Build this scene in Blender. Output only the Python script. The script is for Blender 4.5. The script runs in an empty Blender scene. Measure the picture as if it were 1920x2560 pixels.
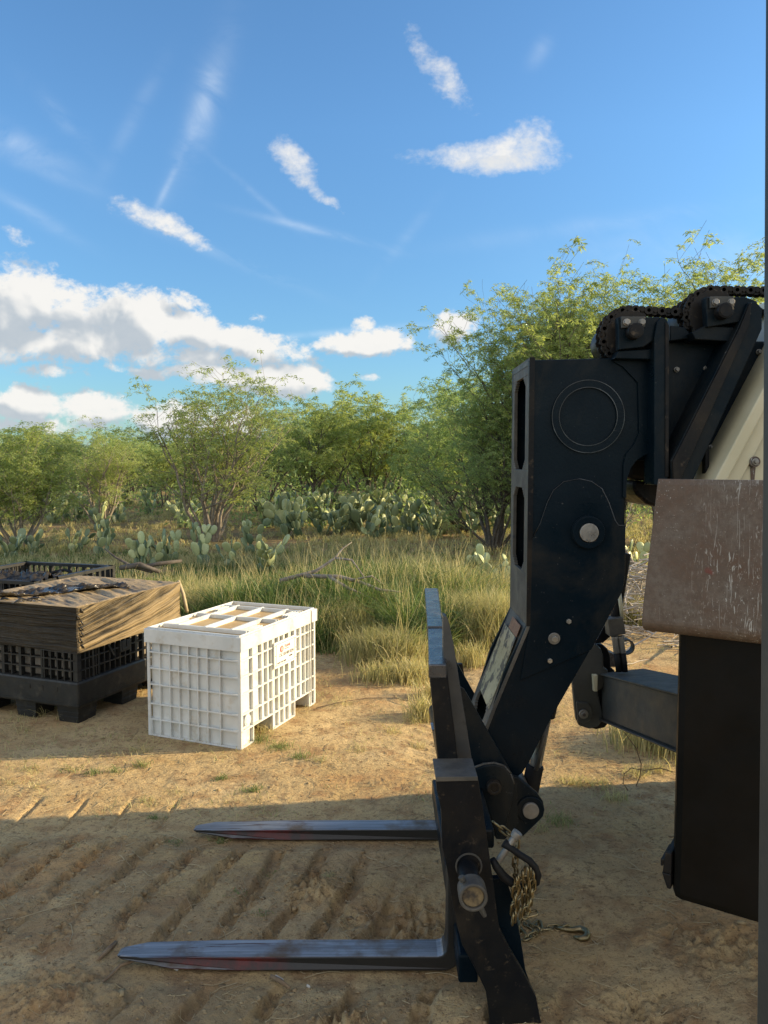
import bpy, bmesh, math, random
import numpy as np
from mathutils import Vector, Matrix
R = math.radians
scene = bpy.context.scene
C = scene.collection

# ------------------------------------------------------------------ camera
PITCH = R(3.75); HC = 2.2; FP = 1923.0
cam_d = bpy.data.cameras.new('camera'); cam = bpy.data.objects.new('camera', cam_d); C.objects.link(cam)
cam_d.sensor_fit = 'VERTICAL'; cam_d.sensor_height = 36; cam_d.lens = FP / 2560 * 36
cam_d.clip_start = 0.05; cam_d.clip_end = 3000
cam.location = (0, 0, HC); cam.rotation_euler = (R(90) - PITCH, 0, 0)
scene.camera = cam

# ------------------------------------------------------------------ light, exposure
SUN_EL = R(19.0); SUN_AZ = math.atan2(0.991, 0.13)       # azimuth from +Y towards +X
scene.view_settings.view_transform = 'Standard'; scene.view_settings.look = 'None'
scene.view_settings.gamma = 1; scene.view_settings.use_curve_mapping = False
scene.view_settings.exposure = 0.85
ld = bpy.data.lights.new('sun', 'SUN'); lo = bpy.data.objects.new('sun', ld); C.objects.link(lo)
ld.energy = 4.8; ld.angle = R(0.5); ld.color = (1.0, 0.78, 0.47)
sdir = Vector((math.sin(SUN_AZ) * math.cos(SUN_EL), math.cos(SUN_AZ) * math.cos(SUN_EL), math.sin(SUN_EL)))
lo.rotation_euler = sdir.to_track_quat('Z', 'Y').to_euler()
lo.location = (8, 0, 12)

def ray(x, y):
    a = x - 960; b = 1280 - y
    return (a, FP * math.cos(PITCH) + b * math.sin(PITCH), -FP * math.sin(PITCH) + b * math.cos(PITCH))
def G(x, y, z=0.0):
    d = ray(x, y); t = (z - HC) / d[2]
    return Vector((d[0] * t, d[1] * t, z))
def P(x, y, Y):
    d = ray(x, y); t = Y / d[1]
    return (d[0] * t, HC + d[2] * t)
def UV(x, y):
    d = ray(x, y); return d[0] / d[1], d[2] / d[1]

# ------------------------------------------------------------------ node helper
class N:
    def __init__(s, tree): s.t = tree; s.L = tree.links
    def node(s, typ, **kw):
        n = s.t.nodes.new(typ)
        for k, v in kw.items(): setattr(n, k, v)
        return n
    def link(s, a, b): s.L.new(a, b)
    def inp(s, sock, v):
        if hasattr(v, 'is_linked') or isinstance(v, bpy.types.NodeSocket): s.L.new(v, sock)
        else: sock.default_value = v
    def m(s, op, a, b=None, c=None, clamp=False):
        n = s.node('ShaderNodeMath', operation=op, use_clamp=clamp)
        s.inp(n.inputs[0], a)
        if b is not None: s.inp(n.inputs[1], b)
        if c is not None: s.inp(n.inputs[2], c)
        return n.outputs[0]
    def v(s, op, a, b=None):
        n = s.node('ShaderNodeVectorMath', operation=op); s.inp(n.inputs[0], a)
        if b is not None: s.inp(n.inputs[1], b)
        return n.outputs[0]
    def noise(s, vec, scale, detail=4, rough=.55, dist=0.0):
        n = s.node('ShaderNodeTexNoise'); n.inputs['Scale'].default_value = scale
        n.inputs['Detail'].default_value = detail; n.inputs['Roughness'].default_value = rough
        n.inputs['Distortion'].default_value = dist
        if vec is not None: s.link(vec, n.inputs['Vector'])
        return n.outputs['Fac']
    def mr(s, v, a, b, c=0.0, d=1.0, smooth=False):
        n = s.node('ShaderNodeMapRange'); n.clamp = True
        if smooth: n.interpolation_type = 'SMOOTHSTEP'
        s.inp(n.inputs[0], v)
        for i, q in enumerate((a, b, c, d)): s.inp(n.inputs[i + 1], q)
        return n.outputs[0]
    def mix(s, f, a, b, blend='MIX'):
        n = s.node('ShaderNodeMix', data_type='RGBA', blend_type=blend)
        s.inp(n.inputs[0], f)
        for i, q in ((6, a), (7, b)):
            if isinstance(q, (tuple, list)): n.inputs[i].default_value = (*q[:3], 1)
            else: s.L.new(q, n.inputs[i])
        return n.outputs[2]
    def comb(s, x, y, z=0.0):
        n = s.node('ShaderNodeCombineXYZ')
        for i, q in enumerate((x, y, z)): s.inp(n.inputs[i], q)
        return n.outputs[0]
    def scl(s, vec, sx, sy, sz=1.0):
        return s.v('MULTIPLY', vec, (sx, sy, sz))

# ------------------------------------------------------------------ world: sky texture + clouds
world = bpy.data.worlds.new('World'); scene.world = world; world.use_nodes = True
nt = world.node_tree; nt.nodes.clear(); n = N(nt)
SKY_STRENGTH = 0.115
# elliptical cloud fields: (px, py, rx, ry, tilt deg (counter-clockwise), gain)
CLOUDS = [
    (40, 770, 150, 125, 0, 1.15), (190, 775, 130, 80, -10, 1.1), (330, 790, 120, 80, 0, 1.15), (150, 850, 330, 60, 0, 1.1),
    (480, 830, 150, 62, -12, 1.05), (640, 865, 150, 50, -14, 1.1), (430, 890, 220, 36, -4, .95),
    (420, 925, 200, 26, -3, .95), (740, 955, 110, 44, -5, 1.15), (600, 950, 170, 34, -4, .95), (120, 925, 130, 26, -3, .6),
    (70, 1010, 95, 52, 0, 1.15), (250, 1025, 110, 50, 0, 1.15), (420, 1045, 150, 55, 0, 1.0), (610, 1060, 70, 50, 0, .9), (100, 1060, 240, 26, 0, .8),
    (905, 857, 125, 34, 3, 1.3), (1135, 812, 75, 45, 25, 1.2), (905, 812, 50, 18, 0, .6), (920, 950, 60, 20, 0, .6),
    (1225, 385, 215, 40, 3, 1.4), (1350, 352, 80, 60, -15, 1.25), (1100, 185, 130, 42, -52, 1.1), (1140, 250, 60, 26, -60, .7),
    (735, 400, 80, 36, -48, 1.35), (800, 480, 80, 20, -40, .75), (400, 557, 120, 32, -26, 1.4), (640, 790, 50, 20, 0, .5),
    (470, 740, 90, 30, -25, .55), (60, 590, 110, 30, -25, .45), (1200, 770, 60, 20, 0, .3),
]
WISPS = [(424, 452, 75, 8, 63, .55), (468, 350, 130, 20, 67, .34), (525, 220, 150, 40, 72, .22), (800, 578, 150, 9, -14, .7), (560, 640, 180, 14, -22, .45), (520, 250, 130, 30, 72, .35),
         (40, 360, 130, 30, -25, .55), (110, 430, 160, 14, -20, .18), (330, 300, 130, 20, 60, .2), (620, 470, 120, 8, -40, .3), (90, 540, 110, 16, -30, .35), (160, 300, 90, 18, -45, .4), (1010, 600, 90, 14, 50, .3), (1350, 130, 40, 20, 60, .25),
         (1750, 640, 300, 60, 0, .35), (1500, 560, 400, 20, 8, .2), (850, 830, 180, 8, 5, .6)]
tc = n.node('ShaderNodeTexCoord'); sep = n.node('ShaderNodeSeparateXYZ'); n.link(tc.outputs['Generated'], sep.inputs[0])
gy = n.m('MAXIMUM', sep.outputs[1], 0.02)
uu = n.m('DIVIDE', sep.outputs[0], gy); vv = n.m('DIVIDE', sep.outputs[2], gy)
grp = bpy.data.node_groups.new('cloud_field', 'ShaderNodeTree')
grp.interface.new_socket('Vector', in_out='INPUT', socket_type='NodeSocketVector')
grp.interface.new_socket('Value', in_out='OUTPUT', socket_type='NodeSocketFloat')
grp.interface.new_socket('Smooth', in_out='OUTPUT', socket_type='NodeSocketFloat')
g = N(grp); gi = g.node('NodeGroupInput'); go = g.node('NodeGroupOutput')
wt = g.node('ShaderNodeTexNoise'); wt.inputs['Scale'].default_value = 11.0; wt.inputs['Detail'].default_value = 5; wt.inputs['Roughness'].default_value = .6; g.link(gi.outputs[0], wt.inputs['Vector'])
warped = g.v('ADD', gi.outputs[0], g.v('MULTIPLY', g.v('SUBTRACT', wt.outputs['Color'], (.5, .5, .5)), (.055, .045, 0.0)))
acc = None
for (px, py, rx, ry, tilt, gain) in CLOUDS:
    cu, cv = UV(px, py); c, s_ = math.cos(R(tilt)), math.sin(R(tilt)); sx, sy = FP / rx, FP / ry
    d = g.v('SUBTRACT', warped, (cu, cv, 0))
    a = g.node('ShaderNodeVectorMath', operation='DOT_PRODUCT'); g.link(d, a.inputs[0]); a.inputs[1].default_value = (c * sx, s_ * sx, 0)
    b = g.node('ShaderNodeVectorMath', operation='DOT_PRODUCT'); g.link(d, b.inputs[0]); b.inputs[1].default_value = (-s_ * sy, c * sy, 0)
    q = g.m('ADD', g.m('MULTIPLY', a.outputs['Value'], a.outputs['Value']), g.m('MULTIPLY', b.outputs['Value'], b.outputs['Value']))
    e = g.m('MULTIPLY', g.m('SUBTRACT', gain, q), 1.0)
    acc = e if acc is None else g.m('SMOOTH_MAX', acc, e, 0.25)
nz = g.noise(gi.outputs[0], 9.0, 12, .60, .5)
nb = g.noise(g.scl(gi.outputs[0], 1.0, 1.4, 1), 28.0, 8, .62, .3)
nc = g.noise(g.scl(gi.outputs[0], 1.0, 1.3, 1), 75.0, 5, .65, .2)
f_ = g.m('ADD', g.m('ADD', g.m('MULTIPLY', g.m('SUBTRACT', nz, .5), 2.6), g.m('MULTIPLY', g.m('SUBTRACT', nb, .5), 2.0)), g.m('MULTIPLY', g.m('SUBTRACT', nc, .5), 1.2))
g.link(g.m('ADD', g.m('MAXIMUM', acc, -2.5), f_), go.inputs[0])
ns = g.noise(gi.outputs[0], 14.0, 3.5, .5, .4)
g.link(g.m('ADD', g.m('MINIMUM', acc, 1.1), g.m('MULTIPLY', g.m('SUBTRACT', ns, .5), 3.0)), go.inputs[1])
def cloud(vec):
    q = n.node('ShaderNodeGroup'); q.node_tree = grp; n.link(vec, q.inputs[0]); return q.outputs[0], q.outputs[1]
uv = n.comb(uu, vv, 0.0)
D0, S0 = cloud(uv); _, S1 = cloud(n.v('ADD', uv, (0.008, 0.022, 0.0)))
mask = n.mr(D0, n.mr(vv, .22, .36, .0, .15), n.mr(vv, .22, .36, .80, 1.9), smooth=True)
low = n.mr(vv, 0.34, 0.22)                         # dense grey-based cumulus only low in the sky
lit = n.m('ADD', n.mr(n.m('SUBTRACT', S0, S1), -0.30, 0.55, 0.0, 1.0, smooth=True), n.m('MULTIPLY', n.m('SUBTRACT', D0, S0), .10), clamp=True)
lit = n.m('MAXIMUM', lit, n.m('SUBTRACT', 1.0, n.m('ADD', low, n.mr(mask, 0.2, 1.0, 0.0, 0.25))))
nw = n.noise(n.comb(n.m('ADD', n.m('MULTIPLY', uu, .6), n.m('MULTIPLY', vv, .5)), n.m('MULTIPLY', vv, 1.0), 3.0), 14, 8, .6, 1.0)
wacc = None
for (px, py, rx, ry, tilt, gain) in WISPS:
    cu, cv = UV(px, py); c, s_ = math.cos(R(tilt)), math.sin(R(tilt)); sx, sy = FP / rx, FP / ry
    d = n.v('SUBTRACT', uv, (cu, cv, 0))
    a = n.node('ShaderNodeVectorMath', operation='DOT_PRODUCT'); n.link(d, a.inputs[0]); a.inputs[1].default_value = (c * sx, s_ * sx, 0)
    b = n.node('ShaderNodeVectorMath', operation='DOT_PRODUCT'); n.link(d, b.inputs[0]); b.inputs[1].default_value = (-s_ * sy, c * sy, 0)
    q = n.m('ADD', n.m('MULTIPLY', a.outputs['Value'], a.outputs['Value']), n.m('MULTIPLY', b.outputs['Value'], b.outputs['Value']))
    e = n.m('MULTIPLY', n.m('EXPONENT', n.m('MULTIPLY', q, -1.0)), gain)
    wacc = e if wacc is None else n.m('ADD', wacc, e)
wm = n.m('MULTIPLY', n.m('MULTIPLY', wacc, n.mr(nw, .32, .72)), .55, clamp=True)
front = n.mr(sep.outputs[1], 0.02, 0.15)
sky = n.node('ShaderNodeTexSky', sky_type='NISHITA'); sky.sun_disc = False
sky.sun_elevation = SUN_EL; sky.sun_rotation = SUN_AZ
sky.altitude = 100; sky.air_density = 1.0; sky.dust_density = 0.6; sky.ozone_density = 1.6
skyc = n.mix(1.0, sky.outputs[0], (0.62, 0.93, 1.15), 'MULTIPLY')
sky_low = n.mr(vv, .0, .42, .70, 1.0)
skyc = n.mix(1.0, skyc, n.comb(sky_low, sky_low, sky_low), 'MULTIPLY')
CW, CG = (4.6, 4.5, 4.3), (2.5, 2.78, 3.05)
cc = n.mix(lit, CG, CW)
col = n.mix(n.m('MULTIPLY', wm, front), skyc, (4.6, 5.0, 5.4))
col = n.mix(n.m('MULTIPLY', n.m('MULTIPLY', mask, front), n.mr(low, 0, 1, .92, .97)), col, cc)
# bright clouds added behind the camera, unseen, as fill light for the shade
nback = n.noise(sep.outputs[0] if False else tc.outputs['Generated'], 2.6, 6, .6)
bk = n.m('MULTIPLY', n.m('MULTIPLY', n.mr(sep.outputs[1], .10, -.25), n.mr(sep.outputs[2], .02, .12)), n.mr(nback, .40, .56))
col = n.mix(n.m('MULTIPLY', bk, .9), col, (6.3, 5.9, 5.5))
bg = n.node('ShaderNodeBackground'); n.link(col, bg.inputs[0]); bg.inputs[1].default_value = SKY_STRENGTH
wo = n.node('ShaderNodeOutputWorld'); n.link(bg.outputs[0], wo.inputs[0])

# ------------------------------------------------------------------ materials
def new_mat(name):
    m = bpy.data.materials.new(name); m.use_nodes = True; m.node_tree.nodes.clear()
    k = N(m.node_tree); b = k.node('ShaderNodeBsdfPrincipled'); o = k.node('ShaderNodeOutputMaterial')
    k.link(b.outputs[0], o.inputs[0]); return m, k, b, o
def obj_co(k): return k.node('ShaderNodeTexCoord').outputs['Object']
def plain(name, c1, c2, rough=.5, metal=0.0, scale=6, lo_=.4, hi=.65, bump=0.0, bscale=60, spec=.5, c3=None, s3=40, t3=(.68, .74), smear=None):
    m, k, b, o = new_mat(name); co = obj_co(k)
    f = k.mr(k.noise(co, scale, 6, .6), lo_, hi)
    col = k.mix(f, c1, c2)
    if c3 is not None: col = k.mix(k.mr(k.noise(co, s3, 5, .7), *t3), col, c3)
    if smear is not None: col = k.mix(k.m('MULTIPLY', k.mr(k.noise(k.scl(co, 1, 1, .55), 2.6, 8, .68, .6), .50, .72), .6), col, smear)
    k.link(col, b.inputs['Base Color'])
    rr = k.mr(k.noise(co, scale * 2.7, 5, .6), .3, .7, max(0.03, rough - .1), min(1, rough + .12)); k.link(rr, b.inputs['Roughness'])
    b.inputs['Metallic'].default_value = metal; b.inputs['Specular IOR Level'].default_value = spec
    if bump:
        bn = k.node('ShaderNodeBump'); bn.inputs['Strength'].default_value = bump; bn.inputs['Distance'].default_value = .01
        k.link(k.noise(co, bscale, 5, .6), bn.inputs['Height']); k.link(bn.outputs[0], b.inputs['Normal'])
    return m
M = {}
M['black'] = plain('black_paint', (.0018, .0075, .0130), (.0038, .0105, .0170), .34, 0, 3, bump=.10, bscale=70, c3=(.13, .13, .12), s3=48, t3=(.665, .76), spec=.12, smear=(.040, .036, .028))
M['black_worn'] = plain('worn_black_paint', (.006, .0075, .010), (.014, .013, .012), .42, 0, 5, bump=.12, bscale=50, c3=(.12, .09, .06), s3=22, t3=(.60, .78), spec=.16, smear=(.055, .042, .028))
M['dusty'] = plain('dusty_dark_steel', (.06, .056, .048), (.11, .10, .082), .6, 0, 7, bump=.15, bscale=60, c3=(.05, .05, .05), s3=25, t3=(.58, .7))
M['glosspaint'] = plain('glossy_black_rail_paint', (.022, .027, .034), (.05, .056, .064), .26, 0, 6, bump=.08, c3=(.12, .105, .085), s3=12, t3=(.56, .70), spec=.9)
M['dusty2'] = plain('dusty_grey_flange', (.045, .048, .050), (.075, .075, .070), .45, 0, 7, bump=.1, c3=(.02, .02, .02), s3=16, t3=(.6, .7))
M['edge_glint'] = plain('ring_edge_highlight', (.05, .06, .07), (.10, .11, .12), .3, .2, 5, c3=(.01, .013, .016), s3=3.5, t3=(.42, .55), spec=.6)  # lighter tone that paints highlights along the boom's raised edges
M['edge'] = plain('scuffed_edge_steel', (.13, .125, .115), (.22, .20, .175), .5, .2, 12, bump=.1)
M['greypaint'] = plain('grey_paint', (.042, .044, .040), (.066, .066, .057), .55, 0, 4, bump=.1, bscale=60, c3=(.04, .035, .03), s3=30, t3=(.68, .76))
M['steel'] = plain('bare_steel', (.42, .41, .38), (.55, .54, .50), .32, .85, 9, bump=.05)
M['dullsteel'] = plain('dull_steel', (.22, .21, .19), (.32, .30, .27), .5, .6, 12, bump=.1)
M['brass'] = plain('yellow_zinc', (.20, .155, .08), (.36, .29, .16), .35, .9, 30)
M['rubber'] = plain('black_rubber', (.008, .008, .009), (.015, .015, .015), .6, 0, 10, bump=.1, spec=.25)
M['armblack'] = plain('satin_black_arm', (.0035, .004, .004), (.007, .007, .007), .4, 0, 3, bump=.05, c3=(.07, .055, .045), s3=7, t3=(.70, .715), spec=.12)
M['cream'] = plain('cream_paint', (.55, .50, .33), (.62, .57, .40), .45, 0, 4, bump=.03, c3=(.30, .24, .15), s3=14, t3=(.66, .8))
M['forktop'] = plain('worn_fork_steel', (.24, .25, .27), (.40, .41, .43), .33, .85, 8, bump=.15, bscale=40, c3=(.14, .07, .035), s3=5, t3=(.52, .68))
M['pallet_black'] = plain('black_plastic', (.009, .0095, .0095), (.018, .0175, .016), .5, 0, 8, bump=.08, c3=(.06, .052, .04), s3=9, t3=(.55, .75))
M['white'] = plain('white_plastic', (.60, .61, .585), (.69, .695, .665), .45, 0, 5, bump=.03, c3=(.50, .45, .36), s3=6, t3=(.54, .74))
M['liddirt'] = plain('dusty_lid', (.42, .28, .12), (.52, .38, .19), .8, 0, 6, bump=.1, c3=(.70, .66, .58), s3=9, t3=(.6, .75))
M['red'] = plain('red_print', (.62, .05, .04), (.66, .06, .05), .5); M['ink'] = plain('dark_print', (.06, .05, .05), (.08, .07, .07), .5)
M['signwhite'] = plain('sign_white', (.78, .76, .72), (.82, .80, .77), .4)
M['decal'] = plain('worn_decal', (.36, .32, .19), (.44, .40, .25), .5, 0, 20, c3=(.075, .07, .06), s3=11, t3=(.50, .54))
M['orange'] = plain('orange_decal', (.26, .12, .06), (.20, .09, .05), .5)
M['barkdark'] = plain('mesquite_bark', (.075, .062, .05), (.14, .12, .10), .85, 0, 12, bump=.4, bscale=30)
M['barkpale'] = plain('pale_bark', (.20, .17, .135), (.30, .26, .21), .85, 0, 12, bump=.3, bscale=30)
M['dead'] = plain('dead_wood', (.20, .165, .13), (.33, .29, .24), .85, 0, 14, bump=.4, bscale=40)
M['clod'] = plain('clod_earth', (.18, .12, .065), (.40, .30, .16), .95, 0, 14, lo_=.35, hi=.65, spec=.1)
M['caketdirt'] = plain('caked_dirt', (.05, .04, .03), (.22, .16, .08), .8, 0, 30)
M['drystick'] = plain('dry_sticks', (.34, .29, .23), (.55, .50, .43), .85, 0, 3)
M['straw'] = plain('straw', (.36, .28, .15), (.50, .41, .25), .7, 0, 6)
M['root'] = plain('root', (.17, .11, .06), (.26, .18, .10), .85, 0, 20, bump=.4)
M['pale_chip'] = plain('pale_chip', (.5, .47, .4), (.6, .56, .5), .7)

# red painted fork side, worn to black near the heel
def fork_mat():
    m, k, b, o = new_mat('red_black_fork_paint'); co = obj_co(k); s = k.node('ShaderNodeSeparateXYZ'); k.link(co, s.inputs[0])
    nz = k.noise(co, 5, 6, .6)
    x = k.m('ADD', s.outputs[0], k.m('MULTIPLY', k.m('SUBTRACT', nz, .5), .35))
    redm = k.m('MULTIPLY', k.mr(x, -1.02, -.86), k.mr(x, -.40, -.52))
    red = k.mix(k.mr(k.noise(co, 9, 6, .7), .38, .62), (.12, .012, .010), (.025, .014, .012))
    col = k.mix(redm, (.022, .02, .018), red)
    geo = k.node('ShaderNodeNewGeometry'); s2 = k.node('ShaderNodeSeparateXYZ'); k.link(geo.outputs['Normal'], s2.inputs[0])
    up = k.mr(s2.outputs[2], .6, .8)
    worn = k.mr(k.noise(k.scl(co, .18, 6, 1), 9, 8, .7), .38, .62)
    st = k.mix(worn, (.17, .172, .178), (.35, .36, .37)); st = k.mix(k.mr(k.noise(co, 3.2, 6, .6), .50, .62), st, (.15, .095, .055))
    st = k.mix(k.m('MULTIPLY', redm, k.mr(k.noise(k.scl(co, .35, 6, 1), 9, 6, .65), .54, .62)), st, (.085, .04, .034))
    k.link(k.mix(up, col, st), b.inputs['Base Color'])
    k.link(k.m('MULTIPLY', up, .5), b.inputs['Metallic']); b.inputs['Roughness'].default_value = .42
    bn = k.node('ShaderNodeBump'); bn.inputs['Strength'].default_value = .2; bn.inputs['Distance'].default_value = .01
    k.link(k.noise(co, 40, 5, .6), bn.inputs['Height']); k.link(bn.outputs[0], b.inputs['Normal'])
    return m
M['fork'] = fork_mat()

def rust_mat():
    m, k, b, o = new_mat('rusty_scratched_steel'); co = obj_co(k)
    col = k.mix(k.mr(k.noise(co, 5, 7, .65), .38, .62), (.105, .058, .036), (.15, .125, .105))
    col = k.mix(k.mr(k.noise(co, 50, 5, .75), .42, .66), col, (.10, .075, .058))
    msk = k.mr(k.noise(co, 3.2, 3, .5), .38, .55)
    for (ax, off_) in ((9.0, 0.0), (34.0, 7.0)):
        sc = k.noise(k.v('ADD', k.scl(co, 130, 130, ax), (off_, off_, off_)), 1.0, 3, .6, 1.2)
        col = k.mix(k.m('MULTIPLY', k.mr(sc, .605, .68), msk), col, (.40, .40, .38))
    sp = k.noise(co, 150, 3, .6)
    col = k.mix(k.m('MULTIPLY', k.mr(sp, .645, .70), k.mr(k.noise(co, 4.5, 3, .5), .4, .6)), col, (.40, .39, .37))
    col = k.mix(k.mr(k.noise(co, 6.5, 3, .5), .70, .73), col, (.20, .02, .02))
    k.link(col, b.inputs['Base Color']); b.inputs['Metallic'].default_value = .25; b.inputs['Roughness'].default_value = .55
    bn = k.node('ShaderNodeBump'); bn.inputs['Strength'].default_value = .25; bn.inputs['Distance'].default_value = .005
    k.link(k.noise(co, 80, 6, .65), bn.inputs['Height']); k.link(bn.outputs[0], b.inputs['Normal'])
    return m
M['rust'] = rust_mat()

def film_mat():
    """dark film, dust lying on it in streaks along the pleats"""
    m, k, b, o = new_mat('dusty_stretch_film'); co = obj_co(k); sp = k.node('ShaderNodeSeparateXYZ'); k.link(co, sp.inputs[0])
    along = k.m('ADD', sp.outputs[0], sp.outputs[1])
    wob = k.m('MULTIPLY', k.noise(co, 1.8, 2, .5), .05)
    q = k.m('ADD', k.m('ADD', sp.outputs[2], k.m('MULTIPLY', k.m('MULTIPLY', sp.outputs[1], -.17), k.mr(sp.outputs[2], .62, 1.0, .5, 1.25))), wob)
    v1 = k.comb(k.m('MULTIPLY', along, .55), k.m('MULTIPLY', q, 36.0), 0.0)
    st = k.noise(v1, 1.0, 5, .62, .08)
    dust = k.m('ADD', k.mr(k.noise(co, 1.7, 5, .6), .30, .60, .15, .85), k.m('MULTIPLY', k.m('SUBTRACT', st, .5), 4.6), clamp=True)
    side = k.mr(sp.outputs[1], -.016, .002, .10, 1.0)  # front face left darker, partly for less dust, partly for its shade
    dust = k.m('MULTIPLY', dust, side)
    dust = k.m('MAXIMUM', dust, k.m('MULTIPLY', k.mr(sp.outputs[2], 1.0, 1.004), k.mr(k.noise(co, 6, 6, .6), .3, .6, .6, 1.0)))
    col = k.mix(dust, (.026, .021, .014), k.mix(k.mr(sp.outputs[2], 1.0, 1.004), (.27, .20, .105), (.38, .28, .15)))
    k.link(col, b.inputs['Base Color']); k.link(k.mr(dust, 0, 1, .34, .5), b.inputs['Roughness'])
    b.inputs['Specular IOR Level'].default_value = .22
    bn = k.node('ShaderNodeBump'); bn.inputs['Strength'].default_value = 1.0; bn.inputs['Distance'].default_value = .04
    k.link(st, bn.inputs['Height']); k.link(bn.outputs[0], b.inputs['Normal'])
    return m
M['film'] = film_mat()
M['filmdark'] = plain('dark_stretch_film', (.02, .018, .015), (.07, .055, .035), .24, 0, 9, bump=.6, bscale=18, spec=.5)

def soil_mat():
    m, k, b, o = new_mat('sandy_soil'); geo = k.node('ShaderNodeNewGeometry'); co = geo.outputs['Position']
    s = k.node('ShaderNodeSeparateXYZ'); k.link(co, s.inputs[0])
    c = k.mix(k.mr(k.noise(co, 1.1, 6, .6), .35, .65), (.50, .353, .162), (.60, .452, .242))
    c = k.mix(k.mr(k.noise(co, 4.3, 7, .65), .50, .66), c, (.36, .225, .11))
    c = k.mix(k.m('MULTIPLY', k.mr(k.noise(co, .9, 4, .6), .52, .64), .55), c, (.48, .265, .11))
    c = k.mix(k.mr(k.noise(co, 24, 6, .75), .52, .66), c, (.235, .155, .08))  # fine dark flecks, a colour stand-in for weak crevice shading
    c = k.mix(k.mr(k.noise(co, 85, 4, .7), .56, .68), c, (.17, .115, .065))
    c = k.mix(k.mr(k.noise(co, 55, 3, .6), .66, .74), c, (.56, .45, .30))
    # browner churned soil along the wheel tracks, plus groove shade put into the colour
    at = k.node('ShaderNodeAttribute', attribute_name='dig_shade')
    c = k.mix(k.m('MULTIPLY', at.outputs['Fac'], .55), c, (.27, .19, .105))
    far = k.mr(s.outputs[1], 11, 20)
    fc = k.mix(k.mr(k.noise(co, .5, 5, .6), .4, .6), (.17, .14, .065), (.27, .19, .10))
    c = k.mix(far, c, fc)
    k.link(c, b.inputs['Base Color']); b.inputs['Roughness'].default_value = .95; b.inputs['Specular IOR Level'].default_value = .15
    h = k.m('ADD', k.m('MULTIPLY', k.noise(co, 30, 8, .7), .6), k.m('MULTIPLY', k.noise(co, 130, 5, .7), .25))
    vo = k.node('ShaderNodeTexVoronoi', feature='DISTANCE_TO_EDGE'); vo.inputs['Scale'].default_value = 13
    k.link(k.v('ADD', co, k.scl(k.comb(k.noise(co, 9, 3), k.noise(co, 11, 3), 0.0), .12, .12, 0)), vo.inputs['Vector'])
    crack = k.m('MULTIPLY', k.mr(vo.outputs[0], 0.0, .05), k.mr(k.noise(co, 1.7, 3), .54, .66, 0, .22))
    h = k.m('ADD', h, crack)
    bn = k.node('ShaderNodeBump'); bn.inputs['Strength'].default_value = 1.0; bn.inputs['Distance'].default_value = .030
    k.link(h, bn.inputs['Height']); k.link(bn.outputs[0], b.inputs['Normal'])
    return m
M['soil'] = soil_mat()

def foliage_mat(name, ca, cb, trans=.35, rough=.5, tint=(1.3, 1.25, .6)):
    m, k, b, o = new_mat(name)
    at = k.node('ShaderNodeAttribute', attribute_name='tone')
    col = k.mix(at.outputs['Fac'], ca, cb)
    k.link(col, b.inputs['Base Color']); b.inputs['Roughness'].default_value = rough; b.inputs['Specular IOR Level'].default_value = .3
    if trans:
        t = k.node('ShaderNodeBsdfTranslucent'); k.link(k.mix(1.0, col, tint, 'MULTIPLY'), t.inputs[0])
        mx = k.node('ShaderNodeMixShader'); mx.inputs[0].default_value = trans
        k.link(b.outputs[0], mx.inputs[1]); k.link(t.outputs[0], mx.inputs[2]); k.link(mx.outputs[0], o.inputs[0])
    return m
M['leaf'] = foliage_mat('mesquite_leaves', (.23, .31, .115), (.48, .53, .18), .52, tint=(1.2, 1.2, .75))
M['leaf_b'] = foliage_mat('mesquite_leaves_bluish', (.20, .29, .13), (.41, .49, .19), .52, tint=(1.15, 1.2, .75))
M['grass'] = foliage_mat('mixed_grass', (.135, .205, .06), (.62, .53, .28), .40, tint=(1.1, 1.1, .8))
M['grassgreen'] = foliage_mat('green_tuft', (.075, .12, .035), (.20, .23, .09), .3)

def cactus_mat():
    m, k, b, o = new_mat('prickly_pear_skin'); co = obj_co(k)
    at = k.node('ShaderNodeAttribute', attribute_name='tone')
    c = k.mix(at.outputs['Fac'], (.065, .115, .062), (.52, .56, .27))
    vo = k.node('ShaderNodeTexVoronoi'); vo.inputs['Scale'].default_value = 38; k.link(co, vo.inputs['Vector'])
    c = k.mix(k.mr(vo.outputs['Distance'], .16, .08), c, (.30, .27, .17))
    c = k.mix(k.mr(k.noise(co, 9, 4, .6), .6, .75), c, (.17, .17, .07))
    k.link(c, b.inputs['Base Color']); b.inputs['Roughness'].default_value = .42
    return m
M['cactus'] = cactus_mat()

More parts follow.
